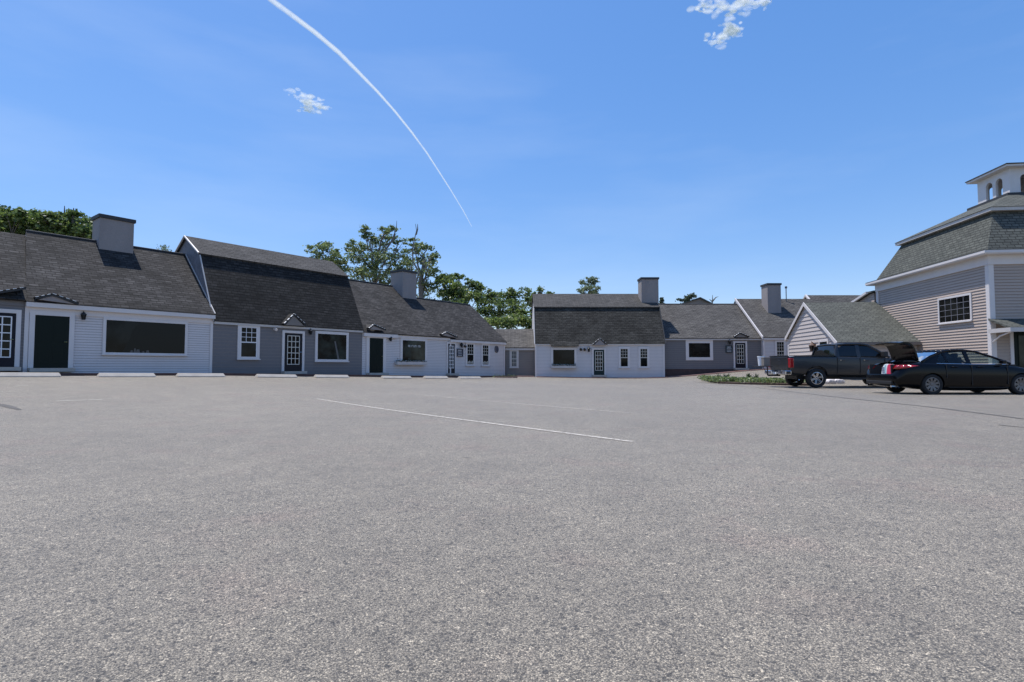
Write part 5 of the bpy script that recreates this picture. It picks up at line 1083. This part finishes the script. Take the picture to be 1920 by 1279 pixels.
# bag in the boot
bg_=thing('shopping_bag','white and red printed bag lying in the open boot of the black sedan','bag',(sx+.36,sy-.28,sz+.66))
def bulge(x0,x1,y0,y1,z0,z1,mat,nm):
    b=MB(); n=10; A=[];Bq=[]
    for i in range(n+1):
        a=math.pi*i/n; A.append((x0,y0+(y1-y0)*i/n,z0+(z1-z0)*math.sin(a)**.5)); Bq.append((x1,y0+(y1-y0)*i/n,z0+(z1-z0)*.9*math.sin(a)**.5))
    A=[(x0,y0,z0)]+A[1:-1]+[(x0,y1,z0)]; Bq=[(x1,y0,z0)]+Bq[1:-1]+[(x1,y1,z0)]; b.prism(A,Bq); return b.build(nm,mat,bg_,local=True)
bulge(-.30,.2,-.26,.24,0,.33,'bag_white','bag_body')
bulge(-.315,.21,-.27,-.04,0,.32,'bag_red','bag_end')
b=MB(); b.bx(-.312,-.302,0.0,.05,.01,.29); b.build('teal_stripe','bag_teal',bg_,local=True)
b=MB(); 
for k in range(4): b.bx(-.312,-.302,.07,.2,.05+.05*k,.07+.05*k)
b.build('printed_lines','bag_print',bg_,local=True)
# ---- pickup
tx=11.8; ty=23.3+1.0; tz=max(gz(tx+1.2,ty),gz(tx+4.6,ty))-.01
tk=thing('pickup_truck','dark grey crew cab pickup truck parked behind the black sedan','pickup truck',(tx,ty,tz))
st=[(.10,sec(.97,.62,1.31,1.34,1)),(.16,sec(.985,.56,1.33,1.36,1)),(.5,sec(1.0,.5,1.34,1.37,1)),(1.2,sec(1.0,.48,1.34,1.37,1)),(2.05,sec(1.0,.46,1.33,1.36,1)),(3.0,sec(1.0,.45,1.30,1.33,1)),(4.2,sec(1.0,.45,1.27,1.31,1)),(4.9,sec(.99,.47,1.22,1.27,1)),(5.45,sec(.96,.5,1.14,1.19,1)),(5.65,sec(.92,.55,1.02,1.06,1)),(5.7,sec(.85,.6,.95,.98,1))]
def bedcut(k): k.bx(.19,1.98,-.80,.80,.85,1.6)
loft(st,'body','truck_grey',tk,1,[archcut(1.2,.50,1.4),archcut(4.75,.50,1.4),bedcut])
T=[(2.04,1.33),(2.10,1.62),(2.22,1.84),(2.6,1.885),(3.2,1.885),(3.5,1.84),(3.85,1.63),(4.35,1.30)]
greenhouse(tk,T,1.32,1.88,.93,.73,2,5,[[(2.22,1.36),(2.98,1.36),(2.98,1.80),(2.42,1.80),(2.25,1.72)],[(3.10,1.36),(4.12,1.34),(3.80,1.60),(3.52,1.77),(3.10,1.80)]],[(2.05,2.22,1.80),(2.96,3.12,1.83)],'truck_grey','auto_glass_tint',.05)
b=MB(); b.bx(2.1,4.2,-.9,.9,1.2,1.36); b.bx(2.12,2.2,-.85,.85,1.3,1.45); b.build('cabin_floor','interior',tk,local=True)
b=MB(); b.bx(.055,.12,-.80,.80,.82,1.36); b.bx(.04,.07,-.74,.74,1.26,1.31); b.bx(.045,.06,-.12,.12,1.13,1.2); b.build('tailgate','truck_grey',tk,local=True,bevel=.015)
b=MB(); b.tube([(.06,-.8,1.375),(.06,.8,1.375)],.022,6)
for s in (-1,1): b.bx(.1,2.0,s*.9-.09,s*.9+.09,1.36,1.385)
b.build('bed_rail_cap','plastic_black',tk,local=True)
b=MB(); b.bx(-.14,.12,-.98,-.3,.56,.74); b.bx(-.14,.12,.3,.98,.56,.74); b.bx(-.10,.12,-.3,.3,.56,.68); b.build('rear_bumper','chrome',tk,local=True,bevel=.03)
b=MB(); b.bx(-.145,-.135,-.16,.16,.575,.67); b.build('licence_plate','bag_white',tk,local=True)
b=MB(); b.bx(-.4,.1,-.04,.04,.48,.56); b.build('tow_hitch','black_metal',tk,local=True)
for s in (-1,1):
    b=MB(); b.bx(.05,.22,min(s*.82,s*1.005),max(s*.82,s*1.005),.86,1.27); b.build('tail_light','tail_red',tk,local=True,bevel=.02)
    b=MB(); b.bx(2.08,2.095,s*1.0-.008,s*1.0+.008,.55,1.33); b.bx(3.05,3.065,s*1.0-.008,s*1.0+.008,.55,1.31); b.bx(4.1,4.115,s*1.0-.008,s*1.0+.008,.6,1.3); b.build('door_seam','plastic_black',tk,local=True)
    for x in (2.2,3.2): b=MB(); b.tube([(x,s*1.0,1.17),(x+.03,s*1.04,1.17),(x+.2,s*1.04,1.17),(x+.23,s*1.0,1.17)],.018,6); b.build('door_handle','truck_grey',tk,local=True)
    b=MB(); b.bx(3.95,4.12,min(s*.95,s*1.2),max(s*.95,s*1.2),1.32,1.55); b.build('side_mirror','plastic_black',tk,local=True,bevel=.03)
    b=MB(); b.bx(2.2,4.1,min(s*.86,s*1.0),max(s*.86,s*1.0),.36,.44); b.build('side_step','plastic_black',tk,local=True,bevel=.02)
    b=MB(); b.bx(5.4,5.66,min(s*.6,s*.9),max(s*.6,s*.9),.85,1.05); b.build('headlight','chrome',tk,local=True,bevel=.03)
b=MB(); b.bx(.6,5.2,-.45,.45,.36,.5); b.bx(1.1,1.3,-.8,.8,.34,.44); b.bx(4.65,4.85,-.8,.8,.34,.44); b.build('chassis','black_metal',tk,local=True)
for x in (1.2,4.75):
    for s in (-1,1): wheel(tk,x,s*.86,.41,.27,'alloy_bright',6,.64,side=s)
# tarp in the bed, bucket and rack on the hitch
b=MB(); rr=random.Random(9); n=8
for i in range(n+1):
    for j in range(n+1): b.v.append((.3+.9*i/n,-.1+.85*j/n,.0+.0+.86-.86+ (1.0+.52*math.sin(math.pi*i/n)**.7*math.sin(math.pi*j/n)**.7+rr.uniform(-.03,.03)-.1)))
for i in range(n):
    for j in range(n): a=i*(n+1)+j; b.f.append((a,a+1,a+n+2,a+n+1))
b.v=[(x,y,z-.9) for x,y,z in b.v]; o=b.build('tarp','tarp',None,smooth=True); o.location=(tx,ty,tz+.9); mo=o.modifiers.new('s','SOLIDIFY'); mo.thickness=.02; tag(o,'grey tarp heaped over a load in the pickup bed','tarp')
rk=thing('hitch_rack','dark cargo rack fitted on the tow hitch behind the pickup','cargo rack',(tx-.45,ty+.45,tz+.78)); b=MB()
for x in (-.22,-.07,.07,.22): b.tube([(x,-.45,.14),(x,.45,.14)],.018,6)
for y in (-.45,.45): b.tube([(-.24,y,.14),(.24,y,.14)],.02,6)
b.tube([(.0,-.45,-.26),(.3,-.45,-.26)],.03,6); b.tube([(0,-.45,-.26),(0,-.45,.14)],.03,6); b.tube([(0,-.45,-.2),(0,0,.12)],.015,6); b.build('rack_frame','black_metal',rk,local=True)
bk=thing('bucket','tall white plastic bucket on the rack behind the pickup tailgate','bucket',(tx-.42,ty+.66,tz+.94)); b=MB()
b.lathe([(.001,0),(.12,0),(.155,.40),(.168,.40),(.168,.44),(.15,.44),(.148,.40),(.115,.02),(.001,.02)],(0,0,0),'z',24,cap=False); b.build('bucket_body','bucket_white',bk,local=True,smooth=False)
b=MB(); b.tube([(.0,-.168,.40),(.05,-.12,.47),(.07,0,.49),(.05,.12,.47),(0,.168,.40)],.006,5); b.build('handle','black_metal',bk,local=True)
cr8=thing('storage_crate','grey plastic crate on the hitch rack next to the white bucket','crate',(tx-.4,ty+.26,tz+.94)); b=MB(); b.bx(-.14,.14,-.13,.13,0,.36); b.bx(-.15,.15,-.14,.14,.33,.38); b.build('crate_body','taupe_paint',cr8,local=True,bevel=.01)
for k,(px,py,lab) in enumerate(((1556,721,'white stone seen under the pickup, left one'),(1573,721.5,'white stone seen under the pickup, nearer its front'))):
    r=ray(px,py); Y=27.0; c=Vector((r.x*Y,Y,gz(r.x*Y,Y))); bm=bmesh.new(); bmesh.ops.create_icosphere(bm,subdivisions=2,radius=.2); rr=random.Random(k)
    for v in bm.verts: v.co=Vector((v.co.x*1.3,v.co.y,max(-.02,v.co.z*.9+.08)))*(1+rr.uniform(-.08,.08))
    me=bpy.data.meshes.new('edge_stone'); bm.to_mesh(me); bm.free(); me.materials.append(mats['white_trim']); o=bpy.data.objects.new('edge_stone',me); col.objects.link(o); o.location=c; tag(o,lab,'stone','white stones behind the pickup')  # both stones take the white trim colour
